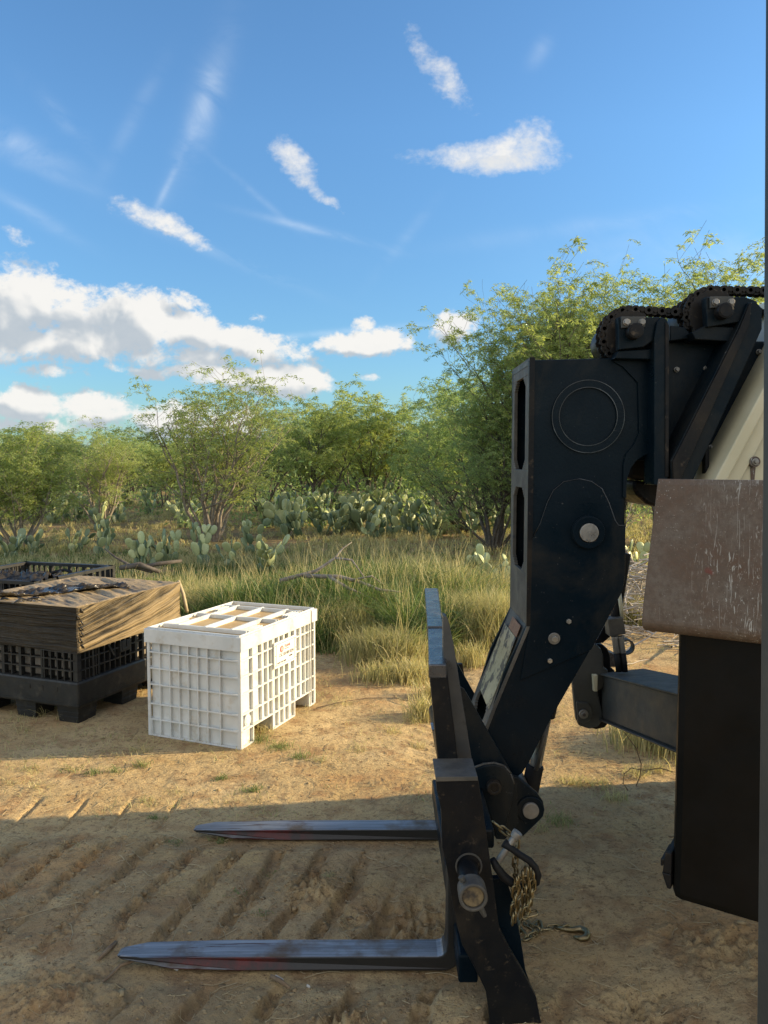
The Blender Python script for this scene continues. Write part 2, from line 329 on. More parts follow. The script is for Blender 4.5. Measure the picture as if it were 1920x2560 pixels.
# ------------------------------------------------------------------ object helpers
def tag(o, label=None, cat=None, group=None, kind=None):
    if label: o['label'] = label
    if cat: o['category'] = cat
    if group: o['group'] = group
    if kind: o['kind'] = kind
    return o
def empty(name, loc=(0, 0, 0), rz=0.0):
    o = bpy.data.objects.new(name, None); C.objects.link(o); o.location = loc; o.rotation_euler = (0, 0, rz)
    o.empty_display_size = .1; return o
def link(name, me, mat, parent=None, bevel=0.0, smooth=False):
    o = bpy.data.objects.new(name, me); C.objects.link(o)
    if mat is not None: me.materials.append(mat)
    if parent is not None: o.parent = parent
    if smooth:
        for p in me.polygons: p.use_smooth = True
    if bevel:
        b = o.modifiers.new('bevel', 'BEVEL'); b.width = bevel; b.segments = 2; b.limit_method = 'ANGLE'; b.angle_limit = R(35)
        b.harden_normals = False
    return o
def np_mesh(name, V_, F_, tone=None, smooth=False):
    """quads or tris as one numpy array of faces"""
    V_ = np.asarray(V_, dtype=np.float32).reshape(-1, 3); F_ = np.asarray(F_, dtype=np.int32)
    k = F_.shape[1]; me = bpy.data.meshes.new(name)
    me.vertices.add(len(V_)); me.vertices.foreach_set('co', V_.ravel())
    me.loops.add(F_.size); me.loops.foreach_set('vertex_index', F_.ravel())
    me.polygons.add(len(F_)); me.polygons.foreach_set('loop_start', np.arange(0, F_.size, k, dtype=np.int32))
    me.polygons.foreach_set('loop_total', np.full(len(F_), k, dtype=np.int32))
    if smooth: me.polygons.foreach_set('use_smooth', np.ones(len(F_), dtype=bool))
    me.update(calc_edges=True)
    if tone is not None:
        a = me.attributes.new('tone', 'FLOAT', 'POINT'); a.data.foreach_set('value', np.asarray(tone, dtype=np.float32))
    return me

class MB:
    """collects shapes, builds ONE mesh"""
    def __init__(s): s.v = []; s.f = []; s.sm = []
    def add(s, vs, fs, smooth=False):
        k = len(s.v); s.v += [tuple(q) for q in vs]; s.f += [[i + k for i in f] for f in fs]; s.sm += [smooth] * len(fs); return s
    def box(s, x0, x1, y0, y1, z0, z1):
        vs = [(x, y, z) for z in (z0, z1) for y in (y0, y1) for x in (x0, x1)]
        return s.add(vs, [(0, 2, 3, 1), (4, 5, 7, 6), (0, 1, 5, 4), (2, 6, 7, 3), (0, 4, 6, 2), (1, 3, 7, 5)])
    def hexa(s, b, t):
        """bottom quad and top quad of points"""
        return s.add(list(b) + list(t), [(3, 2, 1, 0), (4, 5, 6, 7), (0, 1, 5, 4), (1, 2, 6, 5), (2, 3, 7, 6), (3, 0, 4, 7)])
    def prism(s, poly, y0, y1):
        """polygon in X-Z swept along Y"""
        k = len(poly); ar = sum(poly[i][0] * poly[(i + 1) % k][1] - poly[(i + 1) % k][0] * poly[i][1] for i in range(k))
        if ar < 0: poly = poly[::-1]
        vs = [(x, y0, z) for x, z in poly] + [(x, y1, z) for x, z in poly]
        fs = [tuple(range(k)), tuple(range(2 * k - 1, k - 1, -1))] + [((i + 1) % k, i, i + k, (i + 1) % k + k) for i in range(k)]
        return s.add(vs, fs)
    def tube(s, pts, rad, sides=8, cap=True, closed=False):
        pts = [Vector(p) for p in pts]; k = len(pts); rr = rad if isinstance(rad, (list, tuple)) else [rad] * k
        vs = []; up = None
        for i, p in enumerate(pts):
            if closed: t = pts[(i + 1) % k] - pts[i - 1]
            else: t = pts[min(i + 1, k - 1)] - pts[max(i - 1, 0)]
            t = t.normalized() if t.length > 1e-9 else Vector((0, 0, 1))
            if up is None:
                up = Vector((0, 0, 1)) if abs(t.z) < .9 else Vector((1, 0, 0))
            a = (up - t * up.dot(t)).normalized(); b = t.cross(a); up = a
            for j in range(sides):
                an = 2 * math.pi * j / sides; vs.append(p + (a * math.cos(an) + b * math.sin(an)) * rr[i])
        fs = []
        for i in range(k if closed else k - 1):
            for j in range(sides):
                i2 = (i + 1) % k
                fs.append((i * sides + j, i * sides + (j + 1) % sides, i2 * sides + (j + 1) % sides, i2 * sides + j))
        s.add(vs, fs, True)
        if cap and not closed:
            q = len(s.v) - k * sides
            s.f += [[q + j for j in range(sides)][::-1], [q + (k - 1) * sides + j for j in range(sides)]]; s.sm += [False, False]
        return s
    def cyl(s, a, b, r, sides=24, r2=None): return s.tube([a, b], [r, r if r2 is None else r2], sides)
    def disc(s, x, z, r, y0, y1, sides=32): return s.cyl((x, y0, z), (x, y1, z), r, sides)
    def ring(s, x, z, r0, r1, y0, y1, sides=48):
        vs = []
        for j in range(sides):
            a = 2 * math.pi * j / sides; c, d = math.cos(a), math.sin(a)
            vs += [(x + r0 * c, y0, z + r0 * d), (x + r1 * c, y0, z + r1 * d), (x + r1 * c, y1, z + r1 * d), (x + r0 * c, y1, z + r0 * d)]
        fs = []
        for j in range(sides):
            a = 4 * j; b = 4 * ((j + 1) % sides)
            for q in range(4): fs.append((a + q, b + q, b + (q + 1) % 4, a + (q + 1) % 4))
        return s.add(vs, fs, False)
    def build(s, name, mat, parent=None, bevel=0.0):
        me = bpy.data.meshes.new(name); me.from_pydata(s.v, [], s.f); me.update()
        me.polygons.foreach_set('use_smooth', s.sm)
        bm = bmesh.new(); bm.from_mesh(me); bmesh.ops.recalc_face_normals(bm, faces=bm.faces); bm.to_mesh(me); bm.free()
        return link(name, me, mat, parent, bevel)
# ------------------------------------------------------------------ ground sheet
rs = np.random.RandomState(7)
_tab = rs.rand(512, 512).astype(np.float32)
def vnoise(x, y, sc, ox=0.0, oy=0.0):
    x = np.asarray(x) * sc + 137.3 + ox; y = np.asarray(y) * sc + 91.7 + oy
    xi = np.floor(x).astype(int); yi = np.floor(y).astype(int); fx = x - xi; fy = y - yi
    fx = fx * fx * (3 - 2 * fx); fy = fy * fy * (3 - 2 * fy)
    t = lambda a, b: _tab[a % 512, b % 512]
    return (t(xi, yi) * (1 - fx) + t(xi + 1, yi) * fx) * (1 - fy) + (t(xi, yi + 1) * (1 - fx) + t(xi + 1, yi + 1) * fx) * fy
def fbm(x, y, sc, o=4, g=.5, ox=0.0):
    a = 1.0; s = 0; tot = 0
    for i in range(o): s = s + a * vnoise(x, y, sc * 2 ** i, ox + 17 * i, 5 * i); tot += a; a *= g
    return s / tot
def sstep(a, b, x):
    t = np.clip((x - a) / (b - a), 0, 1); return t * t * (3 - 2 * t)
def lugs(u, duty=.3, soft=.10):
    """ruts of tyre lugs: 1 inside the narrow groove, 0 on the flat bar"""
    f = np.abs((u % 1.0) - .5) * 2
    return 1 - sstep(duty - soft, duty + soft, f)
def bands(X, Y):
    wx = (fbm(X, Y, 2.2, 3, .5, 40) - .5) * .14; wy = (fbm(X, Y, 1.6, 3, .5, 80) - .5) * .22
    a = sstep(3.28, 3.42, Y + wy) * (1 - sstep(4.30, 4.5, Y + wy)) * (1 - sstep(-.35, .25, X + wx * 2 + (Y - 3.9) * .3))
    b = (1 - sstep(2.98, 3.14, Y + wy * .6)) * (sstep(-1.25, -.95, X + wx) * (1 - sstep(.55, .9, X)))
    c = sstep(4.42, 4.55, Y + wy * .4) * (1 - sstep(4.85, 4.98, Y + wy * .3)) * (1 - sstep(-1.5, -.9, X))
    return wx, wy, a, b, c
def ground_h(X, Y):
    X = np.asarray(X, dtype=float); Y = np.asarray(Y, dtype=float)
    h = (fbm(X, Y, .35, 3) - .5) * .05 + (fbm(X, Y, 2.0, 3, .5, 9) - .5) * .022
    near = 1 - sstep(9, 12, Y)
    h = h + near * (fbm(X, Y, 8, 5, .62, 3) - .5) * .026
    wx, wy, a, b, c = bands(X, Y)
    brk = .35 + .65 * sstep(.36, .50, fbm(X, Y, 3.0, 3, .6, 44)); ga = lugs((X - .30 * (Y - 4) + wx * 1.0 + .03 * (fbm(X, Y, 9, 3, .6, 12) - .5)) / .25, .30, .11) * brk
    gb = lugs((X - .42 * (Y - 3) + wx * .9 + .03 * (fbm(X, Y, 9, 3, .6, 19) - .5)) / .31, .22, .09) * brk
    gc = lugs((X + wx * .2) / .3, .10, .08)
    crumb = (fbm(X, Y, 19, 4, .72, 30) - .46); crumb = np.where(crumb > .05, crumb * 1.5 - .025, crumb)
    h = h + a * (-.044 * ga + .014 + np.maximum(crumb, 0) * .085 * (.15 + 1.4 * ga * (1.2 - ga) + ga * .7)) + b * (-.050 * gb + .014 + np.maximum(crumb, 0) * .075 * (.15 + 1.4 * gb * (1.2 - gb) + gb * .6)) + c * (-.018 * gc)
    # low crumbly berm beside the upper track and scuffed pits near the fork heel
    for (cx, cy, r, q) in ((.08, 3.55, .26, -.05), (-.35, 3.78, .18, .03), (.35, 2.72, .18, -.05), (1.05, 2.95, .2, -.04), (-1.35, 3.05, .25, .03), (1.5, 3.3, .3, .03), (.75, 3.9, .16, -.03), (-.15, 2.85, .14, .03)):
        d2 = ((X - cx) ** 2 + ((Y - cy) * 1.4) ** 2) / r ** 2
        h = h + q * np.exp(-d2) * (1 + crumb * 3)
    # smooth wheel path running away to the right of the white crate
    wp = np.exp(-((X - .45 - .12 * (Y - 6)) / .22) ** 2) * sstep(5.1, 5.6, Y) * (1 - sstep(8, 9, Y))
    h = h - wp * .025 * (1 + .8 * lugs((Y + X * .6) / .16, .5, .3))
    # the far ground swells a little
    h = h + sstep(9, 40, Y) * .25 * (fbm(X, Y, .09, 3, .5, 60) - .5) * 2
    # beneath the forks and crates the ground is pressed level
    fk = sstep(-1.3, -1.1, X) * (1 - sstep(.42, .6, X)) * (np.exp(-((Y - 3.25) / .14) ** 4) + np.exp(-((Y - 4.37) / .14) ** 4))
    h = h * (1 - .85 * np.clip(fk, 0, 1)) - .012 * np.clip(fk, 0, 1)
    wc = sstep(-2.2, -2.0, X) * (1 - sstep(-.75, -.55, X)) * sstep(5.5, 5.75, Y) * (1 - sstep(7.2, 7.6, Y))
    h = h * (1 - .8 * wc) - .006 * wc
    return h
def axis(segs):
    out = []
    for a, b, s in segs: out += list(np.arange(a, b, s))
    return np.array(out + [segs[-1][1]])
gx = np.concatenate([-np.geomspace(900, 6.2, 36), axis([(-6, -2.6, .05), (-2.6, -2.0, .0125), (-2.0, .6, .008), (.6, 2.0, .0125), (2.0, 6, .05)]), np.geomspace(6.2, 900, 36)])
gyv = np.concatenate([axis([(-30, 0, 3), (0, 2.2, .2), (2.2, 2.5, .0125), (2.5, 4.8, .008), (4.8, 5.4, .0125), (5.4, 9.5, .03), (9.5, 20, .25)]), np.geomspace(20.6, 1800, 60)])
XX, YY = np.meshgrid(gx, gyv); HH = ground_h(XX, YY)
nx_, ny_ = len(gx), len(gyv)
idx = np.arange(nx_ * ny_).reshape(ny_, nx_)
F4 = np.stack([idx[:-1, :-1], idx[:-1, 1:], idx[1:, 1:], idx[1:, :-1]], -1).reshape(-1, 4)
me = np_mesh('ground', np.stack([XX, YY, HH], -1).reshape(-1, 3), F4, smooth=True)
_, _, ba, bb, bc = bands(XX, YY)
dig_shade = np.clip(ba + bb, 0, 1) * sstep(.44, .58, fbm(XX, YY, 3.2, 4, .6, 21)) + .8 * sstep(.56, .66, fbm(XX, YY, 1.3, 4, .55, 33)) * (YY < 5)
groove_shade = ba * lugs((XX - .30 * (YY - 4) + .02) / .25, .55, .25) + bb * lugs((XX - .42 * (YY - 3) + .03) / .31, .45, .25)  # dark lug stripes laid into the soil colour as groove shade
dig_shade = dig_shade * .6 + groove_shade * sstep(.36, .52, fbm(XX, YY, 5.0, 4, .6, 27)) * .9
at_ = me.attributes.new('dig_shade', 'FLOAT', 'POINT'); at_.data.foreach_set('value', np.clip(dig_shade, 0, 1).astype(np.float32).ravel())
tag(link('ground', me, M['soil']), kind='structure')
def gz(x, y): return float(ground_h(np.array([x]), np.array([y]))[0])

# ------------------------------------------------------------------ white crate
def grid_face(mb, axis_, xs, zs, depth, rib, at=0.0, skip=None, out=1):
    pass
def white_crate():
    W_, L_, H_ = .878, 1.242, .872
    base = G(604, 1874)
    root = empty('pallet_crate', (base.x, base.y, -.004), R(-22.0))
    tag(root, 'white ribbed plastic pallet crate with dusty framed lid and small sign', 'crate', 'plastic pallet crates')
    ZL = .765; d = .027; r = .0055
    sh = MB()
    # inner walls (recessed by d), a hollow box with thick walls; bottom deck at .135
    sh.box(-W_ + d, -d, d, L_ - d, .135, ZL)
    zr = [0, .135, .262, .420, .552, .684, ZL]
    xf = [-W_ * q for q in (1.0, .862, .752, .652, .552, .452, .348, .218, 0.0)]
    # front face panel reaches the ground
    sh.box(-W_ + d, -d, d, d + .012, .0, .135)
    rb = MB()
    for x in xf:
        x = min(max(x, -W_ + r), -r); rb.box(x - r, x + r, .0012, d, 0.0, ZL)
    for z in zr[:-1]:
        z = max(z, r); rb.box(-W_ + .0015, -.0015, .0, d - .0012, z - r, z + r)
    for x in xf:
        x = min(max(x, -W_ + r), -r); rb.box(x - r, x + r, L_ - d, L_ - .0012, 0.0, ZL)
    for z in zr[:-1]:
        z = max(z, r); rb.box(-W_ + .0015, -.0015, L_ - d + .0012, L_, z - r, z + r)
    sh.box(-W_ + d, -d, L_ - d - .012, L_ - d, .0, .135)
    ts = [0.0, .144, .2526, .323, .388, .4635, .5315, .602, .6857, .766, .842, .902, .93, 1.0]
    feet = [(0.0, .144), (.388, .6857), (.902, 1.0)]
    for sx in (0, 1):
        X0, X1 = ((-d, -.0012) if sx == 0 else (-W_ + .0012, -W_ + d))
        for i, t in enumerate(ts):
            y = min(max(t * L_, r + .0003), L_ - r - .0003)
            zlo = 0.0 if any(a - .001 <= t <= b + .001 for a, b in feet) else .128
            rb.box(X0, X1, y - r * 1.15, y + r * 1.15, zlo, ZL)
        XX0, XX1 = ((-d + .0006, 0.0) if sx == 0 else (-W_, -W_ + d - .0006))
        for z in zr[1:-1]:
            rb.box(XX0, XX1, .0018, L_ - .0018, z - r, z + r)
        for a, b in feet:
            rb.box(XX0, XX1, a * L_ + .0021, b * L_ - .0021, 0.0008, 2 * r)
            px0, px1 = ((-d - .012, -d) if sx == 0 else (-W_ + d, -W_ + d + .012))
            rb.box(px0, px1, a * L_ + .003, b * L_ - .003, 0.002, .134)
    # foot sides running under the deck
    for a, b in feet[1:]:
        for y in (a * L_ + .004, b * L_ - .012):
            if y < L_ - d - .02: rb.box(-W_ + d + .013, -d - .013, y, y + .009, .002, .134)
    rb.box(-W_ + d + .013, -d - .013, .144 * L_ - .01, .144 * L_, .002, .134)
    sh.build('shell', M['white'], root)
    rb.build('rib_grid', M['white'], root, .0015)
    # round boss low on the side, drain plug
    bs = MB(); bs.cyl((-.03, .088, .205), (.004, .088, .205), .046, 32); bs.cyl((.004, .088, .205), (.007, .088, .205), .034, 32)
    bs.build('drain_plug', M['white'], root, .002)
    lid = MB(); o = .014
    x0, x1, y0, y1 = -W_ - o, o, -o, L_ + o
    w = .016
    lid.box(x0, x1, y0, y0 + w, ZL - .004, H_); lid.box(x0, x1, y1 - w, y1, ZL - .004, H_)
    lid.box(x0 + .0006, x0 + w, y0 + w, y1 - w, ZL - .0035, H_ - .0006); lid.box(x1 - w, x1 - .0006, y0 + w, y1 - w, ZL - .0035, H_ - .0006)
    # stepped shoulder round the top
    sc = .022; hs = H_ + .012
    lid.box(x0 + sc, x1 - sc, y0 + sc - .004, y0 + sc + .012, H_ - .03, hs); lid.box(x0 + sc, x1 - sc, y1 - sc - .012, y1 - sc + .004, H_ - .03, hs)
    lid.box(x0 + sc - .0005, x0 + sc + .012, y0 + sc + .0125, y1 - sc - .0125, H_ - .03, hs - .0008); lid.box(x1 - sc - .012, x1 - sc + .0005, y0 + sc + .0125, y1 - sc - .0125, H_ - .03, hs - .0008)
    l = lid.build('lid', M['white'], root, .003)
    pn = MB(); pn.box(x0 + sc + .012, x1 - sc - .012, y0 + sc + .012, y1 - sc - .012, H_ - .028, H_ - .016); pn.build('lid_panel', M['liddirt'], l)
    rb2 = MB(); zt = H_ + .014; zb = H_ - .018
    for y in (.16, .20, .62, .66, 1.04, 1.08):
        rb2.box(x0 + .06, x1 - .06, y - .006, y + .006, zb, zt - (.006 if y in (.20, .66, 1.08) else 0))
    for x in (-.70, -.44, -.19):
        rb2.box(x - .011, x + .011, .17, 1.07, zb + .0007, zt + .003)
    for x in (-.80, -.775, -.11, -.085, -.06):
        rb2.box(x - .005, x + .005, .19, .42, zb + .0007, zt - .005); rb2.box(x - .005, x + .005, .84, 1.06, zb + .0007, zt - .005)
    rv = rb2
    for i in range(13):
        rv.cyl((x0 + .05 + i * .068, y0 + .013, H_ - .002), (x0 + .05 + i * .068, y0 + .013, H_ + .004), .0045, 8)
    for i in range(18):
        for xx in (x0 + .011, x1 - .011): rv.cyl((xx, y0 + .04 + i * .07, H_ - .002), (xx, y0 + .04 + i * .07, H_ + .004), .0045, 8)
    rb2.build('lid_rib', M['white'], l, .0012)
    st = MB(); st.box(.0145, .0165, .915 * L_ - .006, .915 * L_ + .006, .1, H_ + .001); st.build('gap_shade_strip', M['barkdark'], root)  # dark strip painted in where a shaded gap runs down the side
    # sign
    sg = empty('sign', (.004, .388 * L_, .505)); sg.parent = root; sg.rotation_euler = (R(90), 0, R(90))
    SW, SH = .298 * L_, .215
    mb = MB(); mb.box(0, SW, 0, SH, 0, .012); mb.build('plate', M['signwhite'], sg, .002)
    bo = MB(); t = .003; m_ = .03; zz0, zz1 = .0122, .0135
    bo.box(m_, SW - m_, m_ * .6, m_ * .6 + t, zz0, zz1); bo.box(m_, SW - m_, SH - m_ * .6 - t, SH - m_ * .6, zz0, zz1)
    bo.box(m_, m_ + t, m_ * .6 + t, SH - m_ * .6 - t, zz0, zz1); bo.box(SW - m_ - t, SW - m_, m_ * .6 + t, SH - m_ * .6 - t, zz0, zz1)
    bo.build('border', M['red'], sg)
    lg = MB(); lg.cyl((.118, .145, .0122), (.118, .145, .014), .029, 40); lg.build('emblem', M['red'], sg)
    em = MB(); em.ring(.118, .145, .010, .0135, 0, .001, 30)
    em.v = [(x, z, .0142 + y) for x, y, z in em.v]
    em.box(.115, .121, .118, .172, .0142, .0152); em.build('emblem_mark', M['signwhite'], sg)
    def text(body, x, y, size, mt, nm, sxx=1.0):
        cu = bpy.data.curves.new(nm, 'FONT'); cu.body = body; cu.size = size; cu.extrude = .0006; cu.space_character = 1.02
        to = bpy.data.objects.new(nm, cu); C.objects.link(to)
        dg = bpy.context.evaluated_depsgraph_get(); mesh = bpy.data.meshes.new_from_object(to.evaluated_get(dg))
        C.objects.unlink(to); bpy.data.objects.remove(to)
        o = bpy.data.objects.new(nm, mesh); C.objects.link(o); mesh.materials.clear(); mesh.materials.append(mt)
        o.parent = sg; o.location = (x, y, .0132); o.scale = (sxx, 1, 1)
    text('TRANE', .160, .146, .036, M['red'], 'brand_lettering', .9)
    text('TECHNOLOGIES', .162, .131, .010, M['ink'], 'small_lettering')
    text('CSC10X40F182N', .072, .083, .040, M['ink'], 'code_lettering', .84)
    text('NOM TYPE 20101', .045, .030, .021, M['ink'], 'type_lettering', .9)
    text('1990/06', .235, .052, .021, M['ink'], 'date_lettering', .9)
    for x in (.014, SW - .014):
        for y in (.025, SH * .5, SH - .025):
            sc_ = MB(); sc_.cyl((x, y, .0121), (x, y, .0145), .0045, 10); sc_.build('screw', M['rust'], sg)
white_crate()

# ------------------------------------------------------------------ black crates
def crate_wall(mb, p0, ux, uy, length, cols, rows, d, r, zlo):
    """ribs on a wall running from p0 along ux (2D), uy = outward normal (2D)"""
    def bx(a, b, n0, n1, z0, z1):
        q = []
        for (s_, t_) in ((a, n0), (b, n0), (b, n1), (a, n1)):
            q.append((p0[0] + ux[0] * s_ + uy[0] * t_, p0[1] + ux[1] * s_ + uy[1] * t_))
        mb.hexa([(x, y, z0) for x, y in q], [(x, y, z1) for x, y in q])
    for c in cols:
        wdt = r
        if isinstance(c, tuple): c, wdt = c
        bx(max(0, c * length - wdt), min(length, c * length + wdt), -d, -.001, rows[0], rows[-1])
    for z in rows[1:-1]:
        bx(.002, length - .002, -d + .001, 0, z - r, z + r)
    bx(0, length, -d * 1.4, .001, rows[-1] - .02, rows[-1] + .012)
    return bx
def black_crate(origin, rz, W_, L_, top, label, wrapped, rim=False, seed=1):
    root = empty('pallet_crate', origin, rz); tag(root, label, 'crate', 'plastic pallet crates')
    mat_ = M['pallet_black']
    zf, zs = .14, .37
    f = MB()
    for (xa, xb) in ((-W_, -W_ + .2), (-W_ / 2 - .1, -W_ / 2 + .1), (-.24, -.035)):
        for (ya, yb) in ((.035, .24), (L_ / 2 - .1, L_ / 2 + .1), (L_ - .24, L_)):
            b = [(xa, ya, 0), (xb, ya, 0), (xb, yb, 0), (xa, yb, 0)]
            t = [(xa - .012, ya - .012, zf), (xb + .012, ya - .012, zf), (xb + .012, yb + .012, zf), (xa - .012, yb + .012, zf)]
            FO = MB(); FO.hexa(b, t)
            for z in (.05, .09): FO.box(xa - .004 - z * .09, xb + .004 + z * .09, ya - .004 - z * .09, yb + .004 + z * .09, z, z + .005)
            FO.build('foot', mat_, root, .008)
    sk = MB(); sk.box(-W_ - .015, .015, -.015, L_ + .015, zf + .001, zs); s_o = sk.build('base', mat_, root, .02)
    sl = MB()
    for x in (-.20, -.36, -.50, -.86): sl.box(x - .05, x, -.0185, -.0155, zs - .10, zs - .06); sl.box(x - .05, x, -.0185, -.0155, zs - .17, zs - .165)
    for y in (.22, .50, .80, 1.05): sl.box(.0155, .0185, y, y + .08, zs - .16, zs - .155)
    sl.box(-W_ - .013, .019, -.019, -.0156, zf + .03, zf + .04); sl.box(.0156, .019, -.015, L_ + .013, zf + .03, zf + .04)
    sl.build('base_detail', mat_, s_o)
    rows = [zs, zs + .085, zs + .175, zs + .265, zs + .31] if not rim else [zs, zs + .10, zs + .2, zs + .3, zs + .4, zs + .5, top]
    rr = random.Random(seed)
    g_ = MB(); d = .045; r = .006
    cf = [(0.0, .02), .06, .12, .18, .24, .30, (.32, .01), .42, (.52, .014), .60, (.68, .016), .76, (.84, .014), .92, (1.0, .02)]
    cs = [(0.0, .035), .07, .105, (.14, .012), .165, (.19, .012), .24, .29, .34, .39, .44, .49, (.55, .012), .62, (.70, .012), .78, (.86, .012), .93, (1.0, .03)]
    crate_wall(g_, (0, 0), (-1, 0), (0, -1), W_, cf, rows, d, r, zs)
    crate_wall(g_, (0, 0), (0, 1), (1, 0), L_, cs, rows, d, r, zs)
    crate_wall(g_, (-W_, L_), (1, 0), (0, 1), W_, cf, rows, d, r, zs)
    crate_wall(g_, (-W_, L_), (0, -1), (-1, 0), L_, cs, rows, d, r, zs)
    g_.build('side_grid', mat_, root)
    lt = MB()
    lt.box(.001, .012, .52, .66, .50, .60); lt.box(.012, .018, .54, .64, .515, .535); lt.box(.012, .018, .54, .555, .535, .60); lt.box(.012, .018, .60, .615, .535, .60)
    lt.hexa([(.003, .36, .60), (.012, .36, .60), (.012, .43, .49), (.003, .43, .49)], [(.003, .38, .61), (.012, .38, .61), (.012, .45, .50), (.003, .45, .50)])
    lt.build('latch', mat_, root, .002)
    if wrapped:
        # cartons inside keep their shape, visible through the ribs
        cb = MB(); cb.box(-W_ + .07, -.07, .07, L_ - .07, zs + .002, top - .05); cb.build('carton', M['barkpale'], root, .01)
    return root
bo_ = G(199.6, 1811)
A_CR = R(-20.7)
bc1 = black_crate((bo_.x, bo_.y - .02, -.004), A_CR, 1.2, 1.36, .98, 'black ribbed plastic pallet crate with its upper half wrapped in dusty film', True)
def film(root):
    """stretch film pulled round the top: a skin with real pleats"""
    W_, L_ = 1.2, 1.36; z0, z1 = .625, 1.005
    o = .035
    nxx, nz_ = 420, 110
    per = [(-W_ - o, -o), (o, -o), (o, L_ + o), (-W_ - o, L_ + o), (-W_ - o, -o)]
    seg = [math.dist(per[i], per[i + 1]) for i in range(4)]; T = sum(seg)
    V_ = []; rr = np.linspace(0, T, nxx, endpoint=False)
    base = []
    for s in rr:
        q = s; k = 0
        while q > seg[k]: q -= seg[k]; k += 1
        a, b = per[k], per[k + 1]; u = q / seg[k]
        nrm = ((b[1] - a[1]) / seg[k], -(b[0] - a[0]) / seg[k])
        base.append((a[0] + (b[0] - a[0]) * u, a[1] + (b[1] - a[1]) * u, nrm, k, u))
    Z = np.linspace(0, 1, nz_)
    for j, t in enumerate(Z):
        for i, (x, y, nrm, k, u) in enumerate(base):
            s = rr[i]
            # pleats run slightly uphill along the side and sag on the front
            if k == 1: q = t * 1.0 - u * .75 * (.35 + .65 * t)
            elif k == 0: q = t + u * .10
            else: q = t + u * .2
            w = (fbm(np.array([s * .45]), np.array([q * 13.0]), 1.0, 4, .6)[0] - .5)
            edge = min(1, min(u, 1 - u) * 22)
            amp = .022 * edge
            d = w * amp
            flare = .012 * math.sin(t * math.pi)
            zz = z0 + (z1 - z0) * t
            if t == 0: zz += .02 * (vnoise(np.array([s]), np.array([0.]), 2.5)[0] - .5) - .0
            V_.append((x + nrm[0] * (d - flare), y + nrm[1] * (d - flare), zz))
    F_ = []
    for j in range(nz_ - 1):
        for i in range(nxx):
            F_.append((j * nxx + i, j * nxx + (i + 1) % nxx, (j + 1) * nxx + (i + 1) % nxx, (j + 1) * nxx + i))
    me = np_mesh('film_side', V_, F_, smooth=True)
    link('film_side', me, M['film'], root)
    # top skin, drawn tight at the edges, with diagonal folds
    n_ = 150; xs = np.linspace(-W_ - o, o, n_); ys = np.linspace(-o, L_ + o, n_)
    A, B = np.meshgrid(xs, ys); e = np.minimum(np.minimum(A + W_ + o, o - A), np.minimum(B + o, L_ + o - B))
    ed = np.clip(e / .08, 0, 1)
    q = (A * .55 + B * 1.0)
    zt = z1 + ed * ((fbm(q * 7, A * .8 - B * .5, 1.6, 5, .6) - .5) * .05 - .004) + np.clip(e / .02, 0, 1) * .006
    Vt = np.stack([A, B, zt], -1).reshape(-1, 3); id_ = np.arange(n_ * n_).reshape(n_, n_)
    Ft = np.stack([id_[:-1, :-1], id_[:-1, 1:], id_[1:, 1:], id_[1:, :-1]], -1).reshape(-1, 4)
    link('film_top', np_mesh('film_top', Vt, Ft, smooth=True), M['film'], root)
    # torn, shiny dark patch of loose film lying across the top from the front edge
    nu, nv = 110, 46; Vp = []
    for j in range(nv):
        for i in range(nu):
            u = i / (nu - 1); v = j / (nv - 1)
            x = -W_ + .16 + u * .72 + .10 * math.sin(v * 5); y = .05 + u * .92 + (v - .5) * (.16 + .20 * math.sin(u * 3.0 + .4))
            c = (fbm(np.array([u * 7]), np.array([v * 4]), 1.6, 5, .65, 50)[0] - .45)
            Vp.append((x + c * .06, y, z1 + .014 + max(0, c) * .16 * math.sin(math.pi * min(1, v * 1.02)) ** .5 + .012 * math.sin(u * 9 + v * 4)))
    id_ = np.arange(nu * nv).reshape(nv, nu)
    Fp = np.stack([id_[:-1, :-1], id_[:-1, 1:], id_[1:, 1:], id_[1:, :-1]], -1).reshape(-1, 4)
    link('torn_film', np_mesh('torn_film', Vp, Fp, smooth=True), M['filmdark'], root)
    tl = MB()
    rg = random.Random(4)
    for k in range(9):
        tl = MB(); p = [(-W_ + .1 + rg.uniform(0, .5), -.05 + rg.uniform(-.02, .05), 1.0)]
        for _ in range(6): p.append((p[-1][0] + rg.uniform(-.02, .06), p[-1][1] + rg.uniform(-.03, .05), 1.0 + rg.uniform(.005, .05)))
        tl.tube(p, [.004] + [.009] * 5 + [.003], 5); tl.build('film_tail', M['filmdark'], root)
    for k in range(7):
        x = .036; y = rg.uniform(-.03, .02); tl = MB()
        tl.tube([(x, y, .99 - k * .05), (x + .012, y + .01, .965 - k * .05), (x - .002, y + .03, .95 - k * .05)], .007, 5); tl.build('film_tail', M['filmdark'], root)
    pass
film(bc1)
